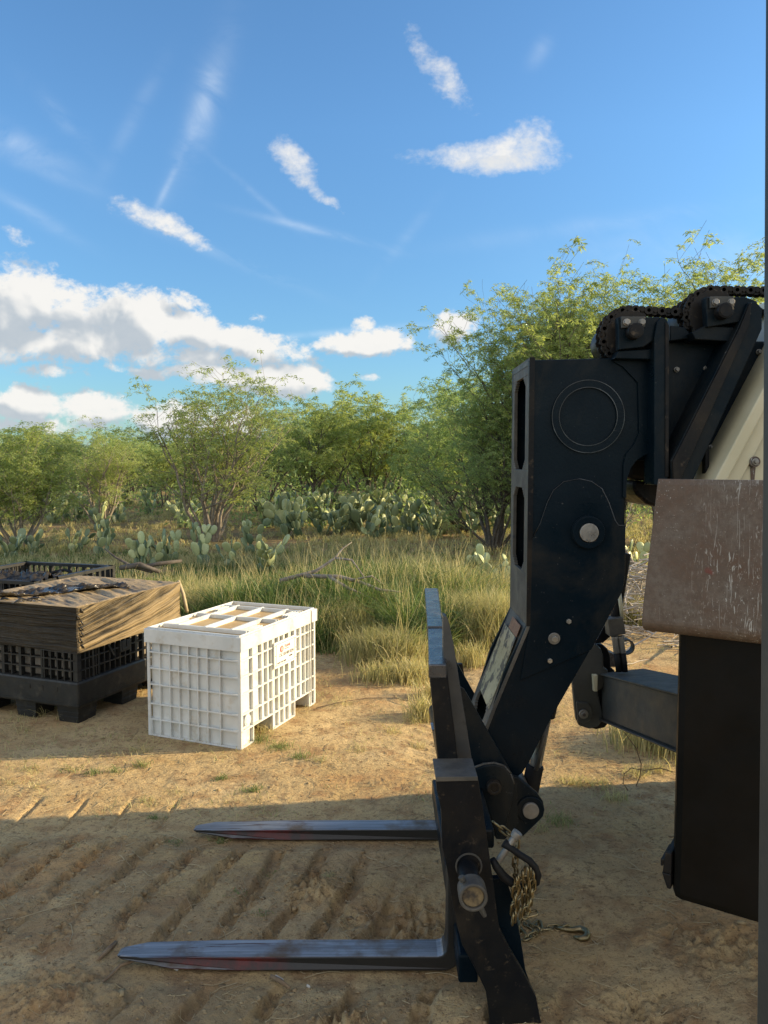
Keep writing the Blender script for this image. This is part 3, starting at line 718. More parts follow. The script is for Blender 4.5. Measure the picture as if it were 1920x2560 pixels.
# open crate behind, its rim and loose hoses show above the wrapped one
bq = G(234, 1409, 1.0)
bc2 = black_crate((bq.x - .05, bq.y - 1.44, -.004), A_CR * .8, 1.25, 1.3, 1.0, 'open black plastic crate with loose film and hoses inside, behind the wrapped one', False, rim=True, seed=5)
def crate_fill(root):
    rg = random.Random(9)
    hs = MB()
    for k in range(14):
        x = rg.uniform(-1.1, -.2); y = rg.uniform(.15, 1.1); a = rg.uniform(0, 6.28); z = rg.uniform(.84, .95); r0 = rg.uniform(.1, .3)
        hs.tube([(min(-.07, max(-1.2, x + math.cos(a + t * .5) * r0)), min(1.22, max(.08, y + math.sin(a + t * .5) * r0)), z + .04 * math.sin(t * .9)) for t in range(10)], .018, 8)
    hs.build('hose', M['rubber'], root)
    fl = MB(); fl.box(-1.2, -.05, .05, 1.25, .40, .84); fl.build('load', M['pallet_black'], root, .02)
    nu, nv = 80, 30; Vp = []
    for j in range(nv):
        for i in range(nu):
            u = i / (nu - 1); v = j / (nv - 1); c = fbm(np.array([u * 6]), np.array([v * 5]), 1.5, 5, .65, 70)[0] - .4
            Vp.append((-1.15 + u * 1.17, .02 + v * .30 + u * .04, .985 + max(0, c) * .28 * math.sin(math.pi * v) + .03 * math.sin(math.pi * v)))
    id_ = np.arange(nu * nv).reshape(nv, nu); Fp = np.stack([id_[:-1, :-1], id_[:-1, 1:], id_[1:, 1:], id_[1:, :-1]], -1).reshape(-1, 4)
    link('loose_film', np_mesh('loose_film', Vp, Fp, smooth=True), M['filmdark'], root)
crate_fill(bc2)

# ------------------------------------------------------------------ loader the picture is taken from (door frame, arm, wear plate)
ldr = empty('loader', (.6, .9, 0)); tag(ldr, 'loader at the right edge with dark door frame, black arm and rusty bent steel plate', 'loader')
def rel(root, ob): ob.matrix_parent_inverse = Matrix.Translation(-root.location); return ob
mb = MB()
pA, pB, pC = P(1908, -60, .96), P(1901, 1200, .96), P(1886, 2600, .96)
pol = [pA, pB, pC, (pC[0] - .002, .0), (pC[0] + .075, 0.0), (pC[0] + .075, pC[1]), (pB[0] + .075, pB[1]), (pA[0] + .075, 3.0), (pA[0], 3.0)]
mb.prism(pol, .9, .96); rel(ldr, mb.build('door_frame', M['greypaint'], ldr, .008))
e = Vector((.836, -.549, 0)); nrm = Vector((-.549, -.836, 0))
c0 = Vector((.929, 2.408, .78))
mb = MB()
def colpts(z, back, L0=0.0, L1=1.05):
    a = c0 + e * L0; b = c0 + e * L1
    return [Vector((a.x, a.y, z)), Vector((b.x, b.y, z)), Vector((b.x, b.y, z)) - nrm * back, Vector((a.x, a.y, z)) - nrm * back]
mb.hexa(colpts(.78, .32), colpts(2.05, .32)); rel(ldr, mb.build('lift_arm', M['armblack'], ldr, .03))
mb = MB(); mb.hexa(colpts(.815, .16, -.012, 0), colpts(.865, .2, -.030, 0)); mb.hexa(colpts(.866, .2, -.027, 0), colpts(.935, .12, -.020, 0)); mb.hexa(colpts(.885, .14, -.034, -.027), colpts(.91, .12, -.034, -.02))
rel(ldr, mb.build('arm_bracket', M['black_worn'], ldr, .006))
mb = MB()
pr_ = [(.072, 2.147), (.074, 2.13)] + [(.074, z) for z in (1.95, 1.76)] + [(.072 - .05 + .05 * math.cos(a), 1.705 - .045 * math.sin(a)) for a in [i * math.pi / 2 / 7 for i in range(8)]] + [(-.03, 1.658)]
th = .012
def inner(k):
    a = pr_[max(k - 1, 0)]; b = pr_[min(k + 1, len(pr_) - 1)]; dx, dz = b[0] - a[0], b[1] - a[1]; l = math.hypot(dx, dz)
    return (pr_[k][0] + dz / l * th, pr_[k][1] - dx / l * th)
vs = []
pl_top, pl_bot = P(1644, 1197, 2.46), P(1609, 1570, 2.46)
for k, (o_, z) in enumerate(pr_):
    t = max(0, min(1, (2.147 - z) / (2.147 - 1.72))); xo, zo = inner(k)
    s0 = -.052 - .040 * t; s1 = 1.15
    for (s_, oo, zz) in ((s0, o_, z), (s1, o_, z), (s1, xo, zo), (s0, xo, zo)):
        q = Vector((.93, 2.41, 0)) + e * s_ + nrm * oo; vs.append((q.x, q.y, zz))
fs = []
for k in range(len(pr_) - 1):
    a = 4 * k; b = a + 4
    for j in range(4): fs.append((a + j, a + (j + 1) % 4, b + (j + 1) % 4, b + j))
fs += [(0, 1, 2, 3), tuple(4 * (len(pr_) - 1) + j for j in (3, 2, 1, 0))]
mb.add(vs, fs); rel(ldr, mb.build('wear_plate', M['rust'], ldr, .002))

# ------------------------------------------------------------------ telehandler
tele = empty('telehandler', (4.5, 4.2, 0)); tag(tele, 'black boom of a telehandler with forks lowered on the dirt and roller chains on top', 'telehandler')
def TP(mb_, name, mat_, parent=None, bevel=.004):
    o_ = mb_.build(name, mat_, parent or tele, bevel)
    if parent is None: rel(tele, o_)
    return o_
def sub(mb_, name, mat_, parent, bevel=.003):
    """child of a part whose world transform is identity"""
    return mb_.build(name, mat_, parent, bevel)
R1 = lambda x, y: (1200 + x / 2.304, 640 + y / 2.304)
R2 = lambda x, y: (1040 + x / 3.19, 1400 + y / 3.19)
R3 = lambda x, y: (1040 + x / 3.19, 1900 + y / 3.19)
R4 = lambda x, y: (1350 + x / 2.765, 1100 + y / 2.765)
def PL(pts, Y, conv=None): return [P(*(conv(*q) if conv else q), Y) for q in pts]
YN, YF = 3.52, 3.99
def arc_px(cx, cy, r, a0, a1, k=16): return [(cx + r * math.cos(R(a0 + (a1 - a0) * i / k)), cy - r * math.sin(R(a0 + (a1 - a0) * i / k))) for i in range(k + 1)]
head = [(1323, 900), (1634, 893), (1634, 1130), (1612, 1136), (1590, 1150), (1575, 1170), (1566, 1195), (1564, 1225), (1563, 1317), (1562, 1436), (1556, 1476), (1531, 1523), (1477, 1624), (1404, 1751), (1379, 1795), (1322, 1908), (1306, 1933), (1288, 1947), (1262, 1940), (1230, 1900), (1208, 1850), (1215, 1820), (1259, 1682), (1316, 1565), (1320, 1545), (1322, 1400)]
hp = PL(head, YN)
mb = MB(); mb.prism(hp, YN, YN + .025); boom = TP(mb, 'boom_head', M['black'], None, .005)
mb = MB(); mb.prism(hp, YF - .025, YF); sub(mb, 'far_side_plate', M['black'], boom)
# back web closing the box along the rear edge and the top
def web(mb_, p, q, t=.02, y0=YN + .026, y1=YF - .026, inw=1):
    a = Vector((p[0], 0, p[1])); b = Vector((q[0], 0, q[1])); d = (b - a).normalized(); n_ = Vector((-d.z, 0, d.x)) * t * inw
    mb_.hexa([(a.x, y0, a.z), (b.x, y0, b.z), (b.x, y1, b.z), (a.x, y1, a.z)], [(a.x + n_.x, y0, a.z + n_.z), (b.x + n_.x, y0, b.z + n_.z), (b.x + n_.x, y1, b.z + n_.z), (a.x + n_.x, y1, a.z + n_.z)])
mb = MB()
web(mb, hp[0], hp[1], .02, inw=-1); sub(mb, 'top_plate', M['black'], boom, 0)
mb = MB()
for i in range(7, 15): web(mb, hp[i], hp[i + 1], .02, inw=-1)
sub(mb, 'closing_web', M['black'], boom, 0)
# front strip with slots: rails at both sides plus cross ties
fr = MB()
xF = (hp[0][0] + hp[-1][0]) / 2
ztop, zk, zb = hp[0][1] + .012, hp[-3][1], hp[-6][1]
xk, xb_ = hp[-2][0], hp[-5][0]
def frx(z):
    if z >= zk: return xF
    return xF + (hp[-5][0] - hp[-2][0]) * (hp[-2][1] - z) / (hp[-2][1] - hp[-5][1])
def strip(z0, z1, y0, y1, t=.016):
    fr.hexa([(frx(z0) - .002, y0, z0), (frx(z0) + t, y0, z0), (frx(z0) + t, y1, z0), (frx(z0) - .002, y1, z0)],
            [(frx(z1) - .002, y0, z1), (frx(z1) + t, y0, z1), (frx(z1) + t, y1, z1), (frx(z1) - .002, y1, z1)])
Zp = lambda y: P(1300, y, 3.75)[1]
slots = [(Zp(948), Zp(1174)), (Zp(1218), Zp(1420)), (Zp(1735), Zp(1800))]
ya, yb = YN - .004, YF + .004
cuts = [ztop] + [z for s in slots for z in s] + [zb]
solid = [(cuts[0], cuts[1]), (cuts[2], cuts[3]), (cuts[4], cuts[5]), (cuts[6], cuts[7])]
for a, b in solid:
    zz = [a] + ([zk] if b < zk < a else []) + [b]
    for i in range(len(zz) - 1): strip(zz[i + 1], zz[i], ya, yb)
for a, b in slots:
    strip(b, a, ya, ya + .10); strip(b, a, yb - .07, yb)
    for zc, sgn in ((a, -1), (b, 1)):                   # chamfered slot corners
        for k in range(4):
            z2 = zc + sgn * .011 * (k + 1); z1_ = zc + sgn * .011 * k; w = .06 - .015 * k
            lo_z, hi_z = min(z1_, z2), max(z1_, z2)
            strip(lo_z, hi_z, ya + .10, ya + .10 + w); strip(lo_z, hi_z, yb - .07 - w, yb - .07)
sub(fr, 'slotted_front_plate', M['dusty'], boom, .002)
mb = MB(); mb.hexa([(xF - .004, YN - .006, zk), (xF + .02, YN - .006, zk), (xF + .02, YN - .002, zk), (xF - .004, YN - .002, zk)], [(xF - .004, YN - .006, ztop), (xF + .02, YN - .006, ztop), (xF + .02, YN - .002, ztop), (xF - .004, YN - .002, ztop)])
sub(mb, 'edge_weld', M['black_worn'], boom, 0)
# worn warning decals on the sloping lower face: cream patch with orange head
dz = [P(*R2(770, 330), YN)[1], P(*R2(700, 880), YN)[1]]
def decal(z0, z1, y0, y1, mat_, nm):
    mb_ = MB(); o_ = -.0045
    mb_.hexa([(frx(z0) + o_, y0, z0), (frx(z0) + o_ + .002, y0, z0), (frx(z0) + o_ + .002, y1, z0), (frx(z0) + o_, y1, z0)],
             [(frx(z1) + o_, y0, z1), (frx(z1) + o_ + .002, y0, z1), (frx(z1) + o_ + .002, y1, z1), (frx(z1) + o_, y1, z1)])
    sub(mb_, nm, mat_, boom, 0)
zA = zk - .01
decal(zA - .055, zA, YN + .05, YF - .2, M['orange'], 'decal')
decal(zA - .40, zA - .058, YN + .05, YF - .08, M['decal'], 'decal')
rg = random.Random(3)
# raised rings, pin boss and doubler plates on the near side
def px_circ(cx, cy, r, Y):
    c = P(cx, cy, Y); return c[0], c[1], r * Y / FP
x, z, r = px_circ(*R1(620, 925), 90, YN)
mb = MB(); mb.ring(x, z, r * .80, r, YN - .010, YN - .0005, 72); sub(mb, 'boss_ring', M['black'], boom, .002)
mb = MB(); mb.ring(x, z, r * .985, r * 1.005, YN - .012, YN - .009, 72); mb.ring(x, z, r * .79, r * .81, YN - .012, YN - .009, 72); sub(mb, 'ring_glint', M['edge_glint'], boom, 0)  # thin pale rings paint the highlight on the boss edges
mb = MB(); dp = PL([(300, 1625), (345, 1540), (385, 1420), (420, 1350), (480, 1300), (570, 1283), (640, 1298), (700, 1340), (740, 1420), (775, 1520), (795, 1550), (836, 1552)], YN, R1)
dp2 = dp + [hp[9], hp[10], hp[11], hp[12]] + PL([(1300, 1700), (1325, 1560)], YN)
mb.prism(dp2, YN - .008, YN - .0005); dob = sub(mb, 'doubler_plate', M['black'], boom, .003)
mb = MB(); mb.tube([(a, YN - .0082, b) for a, b in dp], .0022, 6); sub(mb, 'arch_glint', M['edge_glint'], boom, 0)  # thin pale tube paints a highlight along the arch
mb = MB(); dq = PL([(760, 606), (820, 640), (905, 730), (912, 1020), (880, 1090), (838, 1140), (822, 1200), (820, 1390), (838, 1392)], YN, R1)
mb.prism(dq + [hp[8], hp[7], hp[6], hp[5], hp[4], hp[3], hp[2], (hp[1][0], hp[1][1] - .01)], YN - .012, YN - .0085 + .008); sub(mb, 'rear_doubler', M['black'], boom, .003)
x, z, r = px_circ(*R1(617, 1590), 40, YN)
mb = MB(); mb.ring(x, z, r * .62, r, YN - .035, YN - .008, 48); mb.ring(x, z, r * .8, r * 1.04, YN - .02, YN - .008, 48); sub(mb, 'pin_collar', M['black'], boom, .003)
mb = MB(); mb.disc(x, z, r * .58, YN - .040, YN, 40); mb.disc(x, z, r * .035, YN - .0415, YN - .0395, 12); sub(mb, 'pivot_pin', M['steel'], boom, .003)
for (cx, cy, r0, nm) in ((1098, 622, 15, 1), (1212, 484, 6.5, 0), (1062, 797, 6.5, 0)):
    x, z, r = px_circ(*R2(cx, cy), r0, YN)
    b = MB()
    if nm: b.disc(x, z, r, YN - .014, YN - .007, 28); o_ = sub(b, 'washer', M['dullsteel'], boom, .002); b = MB(); b.disc(x, z, r * .52, YN - .03, YN - .014, 6); sub(b, 'bolt', M['steel'], boom, .001)
    else: b.disc(x, z, r, YN - .022, YN - .007, 6); sub(b, 'bolt', M['steel'], boom, .001)
# inner section behind the head: side, top flange, bolts
Y2 = 3.56
ip = PL([(900, 600), (1095, 490), (1420, 490), (1800, 480)], Y2, R1); iq = PL([(1800, 1230), (900, 1180)], Y2, R1)
mb = MB(); mb.prism([(ip[0][0], ip[1][1]), (6.0, ip[1][1]), (6.0, iq[1][1] + .02), (ip[0][0], iq[1][1])], Y2, YF - .06); inner_b = TP(mb, 'boom_inner_section', M['black'], None, .01)
fz = ip[1][1]
mb = MB(); x0, x1 = P(*R1(1090, 470), Y2)[0], P(*R1(1425, 470), Y2)[0]
mb.box(x0, x1, Y2 - .03, YF - .05, fz + .001, fz + .014); sub(mb, 'wear_pad_plate', M['black_worn'], inner_b, .003)
for (cx, cy) in ((1130, 655), (1300, 650), (1603, 553), (1329, 1103)):
    x, z, r = px_circ(*R1(cx, cy), 6.8, Y2); b = MB(); b.disc(x, z, r, Y2 - .008, Y2 + .002, 24); b.disc(x, z, r * .75, Y2 - .022, Y2 - .008, 6); sub(b, 'bolt', M['dullsteel'], inner_b, .001)
# vertical channel and diagonal brace
def bar(name, pts_px, Y0, Y1, mat_=None, bevel=.004, conv=R1):
    b = MB(); b.prism(PL(pts_px, Y0, conv), Y0, Y1); return TP(b, name, mat_ or M['black'], None, bevel)
vb = bar('upright_channel', [(1003, 470), (1020, 380), (1050, 352), (1078, 365), (1088, 400), (1086, 1270), (1072, 1320), (1003, 1320)], 3.42, 3.555)
mb = MB(); mb.prism(PL([(1068, 380), (1088, 400), (1086, 1270), (1068, 1270)], 3.415, R1), 3.414, 3.4195); sub(mb, 'edge_strip', M['black_worn'], vb, 0)  # thin, slightly lighter strip down the right edge of the channel
db = bar('diagonal_brace', [(1545, 268), (1590, 262), (1625, 300), (1625, 420), (1225, 1300), (1110, 1300), (1100, 1180), (1480, 420)], 3.40, 3.555)
mb = MB(); mb.prism(PL([(1548, 275), (1560, 268), (1545, 400), (1150, 1290), (1112, 1290), (1106, 1185), (1488, 425)], 3.395, R1), 3.386, 3.3995); sub(mb, 'flange', M['black_worn'], db, .002)
bar('brace_bar', [(1296, 1040), (1303, 1022), (1314, 1024), (1322, 1045), (1322, 1340), (1299, 1340)], 3.46, 3.5, M['black_worn'])
# brackets carrying the chain wheels
b1 = bar('sprocket_bracket', [(795, 352), (1050, 352), (1060, 365), (1012, 480), (940, 525), (800, 540)], 3.44, 3.49)
bar('sprocket_housing', [(798, 545), (1003, 535), (1003, 596), (775, 590)], 3.46, 3.9)
b2 = bar('sprocket_bracket', [(1300, 235), (1530, 235), (1600, 262), (1560, 370), (1310, 410)], 3.42, 3.47)
bar('sprocket_housing', [(1220, 440), (1300, 400), (1480, 412), (1440, 492), (1240, 480)], 3.44, 3.9)
bar('sprocket_housing', [(1095, 400), (1180, 410), (1230, 470), (1095, 490)], 3.5, 3.9)
def sprocket(cx, cy, rp, Y):
    x, z, r = px_circ(*R1(cx, cy), rp / 2.304, Y)
    b = MB(); k = 22; vs = []
    for i in range(k * 2):
        a = math.pi * i / k; rr_ = r * (1.0 if i % 2 else .93); vs.append((x + rr_ * math.cos(a), z + rr_ * math.sin(a)))
    b.prism(vs, Y, Y + .022); b.prism(vs, Y + .06, Y + .082); b.disc(x, z, r * .82, Y + .02, Y + .062, 40)
    b.disc(x, z, r * .78, Y + .12, Y + .34, 40)
    return TP(b, 'sprocket', M['black_worn'], None, .003), x, z, r
s1, sx1, sz1, sr1 = sprocket(868, 458, 148, 3.52)
s2, sx2, sz2, sr2 = sprocket(1345, 338, 146, 3.50)
for (cx, cy, Yp, br) in ((880, 440, 3.44, b1), (1390, 325, 3.42, b2)):
    x, z, r = px_circ(*R1(cx, cy), 19, Yp); b = MB(); b.disc(x, z, r, Yp - .05, Yp + .05, 32); b.disc(x, z, r * .85, Yp - .054, Yp - .05, 32); sub(b, 'axle', M['black_worn'], br, .003)
    q = PL([(cx - 72, cy - 88), (cx + 66, cy - 88), (cx + 66, cy - 30), (cx + 40, cy - 24), (cx - 45, cy - 24), (cx - 70, cy - 22)], Yp, R1)
    b = MB(); b.prism(q, Yp - .014, Yp - .001); sub(b, 'retainer_plate', M['greypaint'], br, .002)
    for dx in (-42, 46):
        x, z, r = px_circ(*R1(cx + dx, cy - 55), 7.6, Yp); b = MB(); b.disc(x, z, r, Yp - .030, Yp - .014, 6); b.disc(x, z, r * 1.15, Yp - .018, Yp - .014, 20); sub(b, 'bolt', M['dullsteel'], br, .0015)
# roller chains: plates and rollers along the path over both wheels
def chain_path(pts, step=.03):
    out = []; pts = [Vector(p) for p in pts]; rem = 0
    for i in range(len(pts) - 1):
        a, b = pts[i], pts[i + 1]; L = (b - a).length; t = rem
        while t < L: out.append((a + (b - a) * t / L, (b - a).normalized())); t += step
        rem = t - L
    return out
def roller_chain(path, y0, w):
    b = MB()
    for k, (p, d) in enumerate(chain_path(path)):
        n_ = Vector((-d.z, 0, d.x)); h_ = .019; l_ = .021
        for yy in (y0, y0 + w) if k % 2 else (y0 + .008, y0 + w - .008):
            q = []
            for a in range(10):
                an = 2 * math.pi * a / 10; q.append((p + d * (l_ * math.cos(an)) * 1.05 + n_ * (h_ * math.sin(an))))
            b.prism([(v.x, v.z) for v in q], yy, yy + .006)
        b.cyl((p.x, y0, p.z), (p.x, y0 + w + .006, p.z), .009, 8)
    return TP(b, 'roller_chain', M['black_worn'], None, 0)
ang = lambda cx, cz, r, a0, a1, k=14: [(cx + r * math.cos(R(a0 + (a1 - a0) * i / k)), 0, cz + r * math.sin(R(a0 + (a1 - a0) * i / k))) for i in range(k + 1)]
p_r = P(*R1(1760, 212), 3.55)
roller_chain(ang(sx1, sz1, sr1 * 1.03, 235, 92) + [(P(*R1(1190, 330), 3.55)[0], 0, P(*R1(1190, 330), 3.55)[1]), (P(*R1(1235, 300), 3.55)[0], 0, P(*R1(1235, 296), 3.55)[1])], 3.53, .07)
roller_chain(ang(sx2, sz2, sr2 * 1.0, 200, 85) + [(p_r[0], 0, p_r[1]), (5.2, 0, p_r[1] + .1)], 3.51, .07)
roller_chain(ang(sx2, sz2, sr2 * .9, 150, 75) + [(p_r[0], 0, p_r[1] - .06), (5.2, 0, p_r[1] - .02)], 3.70, .07)
# cream outer section, its slanted end flange, bolt with rust run
Yc = 3.36
cp = PL([(1335, 1290), (1618, 756)], Yc, R1)
sl_ = (cp[1][0] - cp[0][0]) / (cp[1][1] - cp[0][1]); zt_ = 2.98
xt = cp[1][0] + sl_ * (zt_ - cp[1][1])
zbm = 2.075; xbm = cp[0][0] + sl_ * (zbm - cp[0][1])
mb = MB(); mb.prism([(xbm + .10, zbm), (xt + .10, zt_), (6.2, zt_), (6.2, zbm)], Yc + .012, 4.14); oc = TP(mb, 'boom_outer_section', M['cream'], None, .006)
def off(k): return [(xbm + k[0], zbm), (xt + k[0], zt_), (xt + k[1], zt_), (xbm + k[1], zbm)]
mb = MB(); mb.prism(off((0, .055)), Yc - .03, 4.16); sub(mb, 'end_flange', M['cream'], oc, .006)
mb = MB(); mb.prism(off((.055, .125)), Yc - .006, Yc + .012); sub(mb, 'flange_step', M['cream'], oc, .004)
mb = MB(); mb.prism(off((.125, .128)), Yc + .004, Yc + .0118); sub(mb, 'seam', M['ink'], oc, 0)
x, z, r = px_circ(*R1(1578, 1185), 13.5, Yc); b = MB(); b.ring(x, z, r * .7, r, Yc - .012, Yc + .012, 32); sub(b, 'washer', M['rust'], oc, .002)
b = MB(); b.disc(x, z, r * .66, Yc - .016, Yc + .01, 20); b.disc(x, z, r * .38, Yc - .03, Yc - .016, 6); sub(b, 'bolt', M['dullsteel'], oc, .002)
b = MB(); b.prism([(x - .010, z - r), (x + .012, z - r), (x + .006, z - r - .10), (x - .003, z - r - .10)], Yc + .008, Yc + .0119); sub(b, 'rust_run', M['rust'], oc, 0)
# rounded hose guards seen under the inner section
mb = MB(); mb.prism(PL([(1566, 1152), (1600, 1140), (1645, 1145), (1645, 1205), (1566, 1196)], 3.75), 3.72, 3.98); TP(mb, 'rubber_guard', M['rubber'], None, .02)
mb = MB(); mb.prism(PL([(1576, 1200), (1645, 1207), (1650, 1262), (1632, 1266), (1606, 1258), (1583, 1238), (1572, 1218)], 3.80), 3.74, 4.2); TP(mb, 'hose_guard', M['black_worn'], None, .015)

# ---- coupler, tilt cylinder
cpl = MB()
gp = [(1147, 1722), (1152, 1719), (1161, 1724), (1176, 1750), (1286, 1945), (1292, 1965), (1296, 2060), (1262, 2100), (1240, 2098), (1196, 2010), (1186, 1936)]
gpw = PL(gp, 3.40)
cpl.prism(gpw, 3.40, 3.425); coup = TP(cpl, 'coupler', M['black'], None, .003)
mb = MB(); mb.prism(gpw, 4.06, 4.085); sub(mb, 'gusset_plate', M['black'], coup)
mb = MB(); rim = [(1186, 1923), (1210, 1914), (1237, 1911), (1262, 1919), (1277, 1938), (1286, 1964), (1284, 1990), (1262, 2080), (1244, 2092), (1225, 2040), (1205, 2000), (1190, 1960)]
mb.prism(PL(rim, 3.36), 3.36, 3.40); sub(mb, 'pin_lug', M['black'], coup, .006)
mb = MB(); q = PL([(1186, 1923), (1210, 1914), (1237, 1911), (1262, 1919), (1277, 1938), (1286, 1964)], 3.355)
for i in range(len(q) - 1):
    a, b_ = Vector((q[i][0], 3.372, q[i][1])), Vector((q[i + 1][0], 3.372, q[i + 1][1])); mb.tube([a, b_], .006, 6)
sub(mb, 'lug_rim', M['dusty'], coup, 0)
x, z, r = px_circ(1234, 1966, 18, 3.35); mb = MB(); mb.ring(x, z, r * .55, r, 3.325, 3.362, 32); mb.disc(x, z, r * .95, 3.33, 3.362, 32); sub(mb, 'pivot_pin', M['black_worn'], coup, .003)
mb = MB(); lk = [(1282, 1940), (1297, 1944), (1344, 1984), (1358, 2004), (1362, 2026), (1358, 2042), (1349, 2052), (1308, 2092), (1292, 2086), (1250, 2060), (1230, 2030), (1235, 1990), (1270, 1975)]
mb.prism(PL(lk, 3.43), 3.43, 3.46); sub(mb, 'link_plate', M['black'], coup, .006)
mb = MB(); mb.prism(PL(lk, 3.43), 3.98, 4.01); sub(mb, 'link_plate', M['black'], coup, .006)
x, z, r = px_circ(1326, 2025, 21, 3.42); mb = MB(); mb.ring(x, z, r, r * 1.65, 3.418, 3.429, 40); sub(mb, 'link_boss', M['black'], coup, .003)
mb = MB(); mb.disc(x, z, r, 3.405, 4.02, 40); sub(mb, 'pivot_pin', M['dullsteel'], coup, .003)
pa, pb = P(1362, 1790, 3.75), P(1326, 1975, 3.75); pc = P(1318, 2010, 3.75); pt = P(1480, 1240, 3.75)
mb = MB(); mb.cyl((pt[0], 3.75, pt[1]), (pa[0], 3.75, pa[1]), .05, 24); cyl_ = TP(mb, 'tilt_cylinder', M['black_worn'], None, .004)
mb = MB(); mb.cyl((pa[0], 3.75, pa[1]), (P(1330, 1950, 3.75)[0], 3.75, P(1330, 1950, 3.75)[1]), .033, 24); sub(mb, 'rod', M['steel'], cyl_, .002)
mb = MB(); a_ = P(1338, 1912, 3.75); mb.cyl((a_[0], 3.75, a_[1]), (pc[0], 3.75, pc[1]), .043, 24); sub(mb, 'rod_eye', M['rubber'], cyl_, .004)
mb = MB(); a_ = P(1368, 1800, 3.7); b_ = P(1340, 1925, 3.7); mb.cyl((a_[0], 3.70, a_[1]), (b_[0], 3.70, b_[1]), .012, 10); sub(mb, 'hydraulic_pipe', M['dusty'], cyl_, 0)

# ---- fork carriage
YP = 2.86
side = [(1089, 1942), (1194, 1941), (1200, 1975), (1207, 2018), (1215, 2075), (1228, 2168), (1240, 2260), (1248, 2320), (1275, 2376), (1312, 2439), (1341, 2495), (1353, 2558), (1360, 2610), (1300, 2700), (1222, 2590), (1226, 2560), (1215, 2480), (1190, 2427), (1156, 2364), (1143, 2317), (1131, 2260), (1118, 2176), (1106, 2120), (1103, 2025), (1092, 1978)]
spw = [(a, max(b, -.02)) for a, b in PL(side, YP)]
mb = MB(); mb.prism(spw, YP, YP + .035); carr = TP(mb, 'fork_carriage', M['black_worn'], None, .004)
mb = MB(); mb.prism([(max(a, .12) + .12, min(b, .95)) for a, b in spw], 4.69, 4.725); sub(mb, 'side_plate', M['black_worn'], carr)
# second leaf of the near side plate, set back and further right
side2 = [(1228, 2190), (1262, 2188), (1283, 2250), (1300, 2340), (1312, 2420), (1340, 2500), (1352, 2580), (1300, 2600), (1255, 2420), (1240, 2300)]
s2w = [(a, max(b, -.02)) for a, b in PL(side2, YP + .12)]
mb = MB(); mb.prism(s2w, YP + .10, YP + .13); sub(mb, 'inner_leaf', M['black'], carr)
mb = MB(); mb.prism(PL([(1089, 1942), (1194, 1941), (1195, 1952), (1090, 1954)], YP - .003), YP - .004, 3.04); sub(mb, 'top_cap', M['dusty'], carr, .002)
# raised top rail, kinked, from the near side plate up to its far end
def rail(name, pts, x0, x1, t, mat_, parent):
    b = MB(); k = len(pts)
    def nrm_at(i):
        dy, dz_ = pts[min(i + 1, k - 1)][0] - pts[max(i - 1, 0)][0], pts[min(i + 1, k - 1)][1] - pts[max(i - 1, 0)][1]; l = math.hypot(dy, dz_)
        return (dz_ / l * t, -dy / l * t)
    for i in range(k - 1):
        (ya_, za), (yb2, zb2) = pts[i], pts[i + 1]; xa0, xa1 = x0[i], x1[i]; xb0, xb1 = x0[i + 1], x1[i + 1]
        n1, n2 = nrm_at(i), nrm_at(i + 1); e0 = .0008 * i
        b.hexa([(xa0 + e0, ya_ + n1[0], za + n1[1]), (xa1 - e0, ya_ + n1[0], za + n1[1]), (xb1 - e0, yb2 + n2[0], zb2 + n2[1]), (xb0 + e0, yb2 + n2[0], zb2 + n2[1])], [(xa0 + e0, ya_, za), (xa1 - e0, ya_, za), (xb1 - e0, yb2, zb2), (xb0 + e0, yb2, zb2)])
    return sub(b, name, mat_, parent, .004)
def slab(name, b4, t4, mat_, bev=.006):
    m__ = MB(); m__.hexa(b4, t4); return sub(m__, name, mat_, carr, bev)
# near upright: front face leans slightly; horizontal rail runs back along the carriage
slab('near_post', [(.224, 3.035, .93), (.309, 3.035, .93), (.309, 3.12, .93), (.224, 3.12, .93)], [(.180, 3.045, 1.384), (.251, 3.045, 1.384), (.251, 3.13, 1.384), (.180, 3.13, 1.384)], M['black_worn'])
slab('top_rail', [(.179, 3.04, 1.33), (.252, 3.04, 1.33), (.306, 3.72, 1.33), (.216, 3.72, 1.33)], [(.179, 3.04, 1.388), (.252, 3.04, 1.388), (.296, 3.72, 1.388), (.214, 3.72, 1.388)], M['glosspaint'])
slab('top_rail', [(.212, 3.722, 1.34), (.300, 3.722, 1.34), (.350, 4.86, 1.34), (.258, 4.86, 1.34)], [(.212, 3.722, 1.396), (.292, 3.722, 1.396), (.345, 4.86, 1.396), (.258, 4.86, 1.396)], M['glosspaint'])
slab('far_post', [(.40, 4.78, .3), (.47, 4.78, .3), (.47, 4.85, .3), (.40, 4.85, .3)], [(.30, 4.78, 1.342), (.345, 4.78, 1.342), (.345, 4.85, 1.342), (.30, 4.85, 1.342)], M['black_worn'])
mb = MB(); mb.prism(PL([(1108, 1538), (1117, 1541), (1124, 1562), (1134, 1610), (1148, 1700), (1167, 1820), (1186, 1942), (1146, 1942), (1108, 1650)], 3.14), 3.135, 3.20); sub(mb, 'side_flange', M['dusty2'], carr, .003)
mb = MB(); mb.box(.30, .38, 2.97, 4.69, .10, .22); mb.box(.34, .44, 2.97, 4.69, .66, .74); sub(mb, 'cross_member', M['black'], carr, .01)
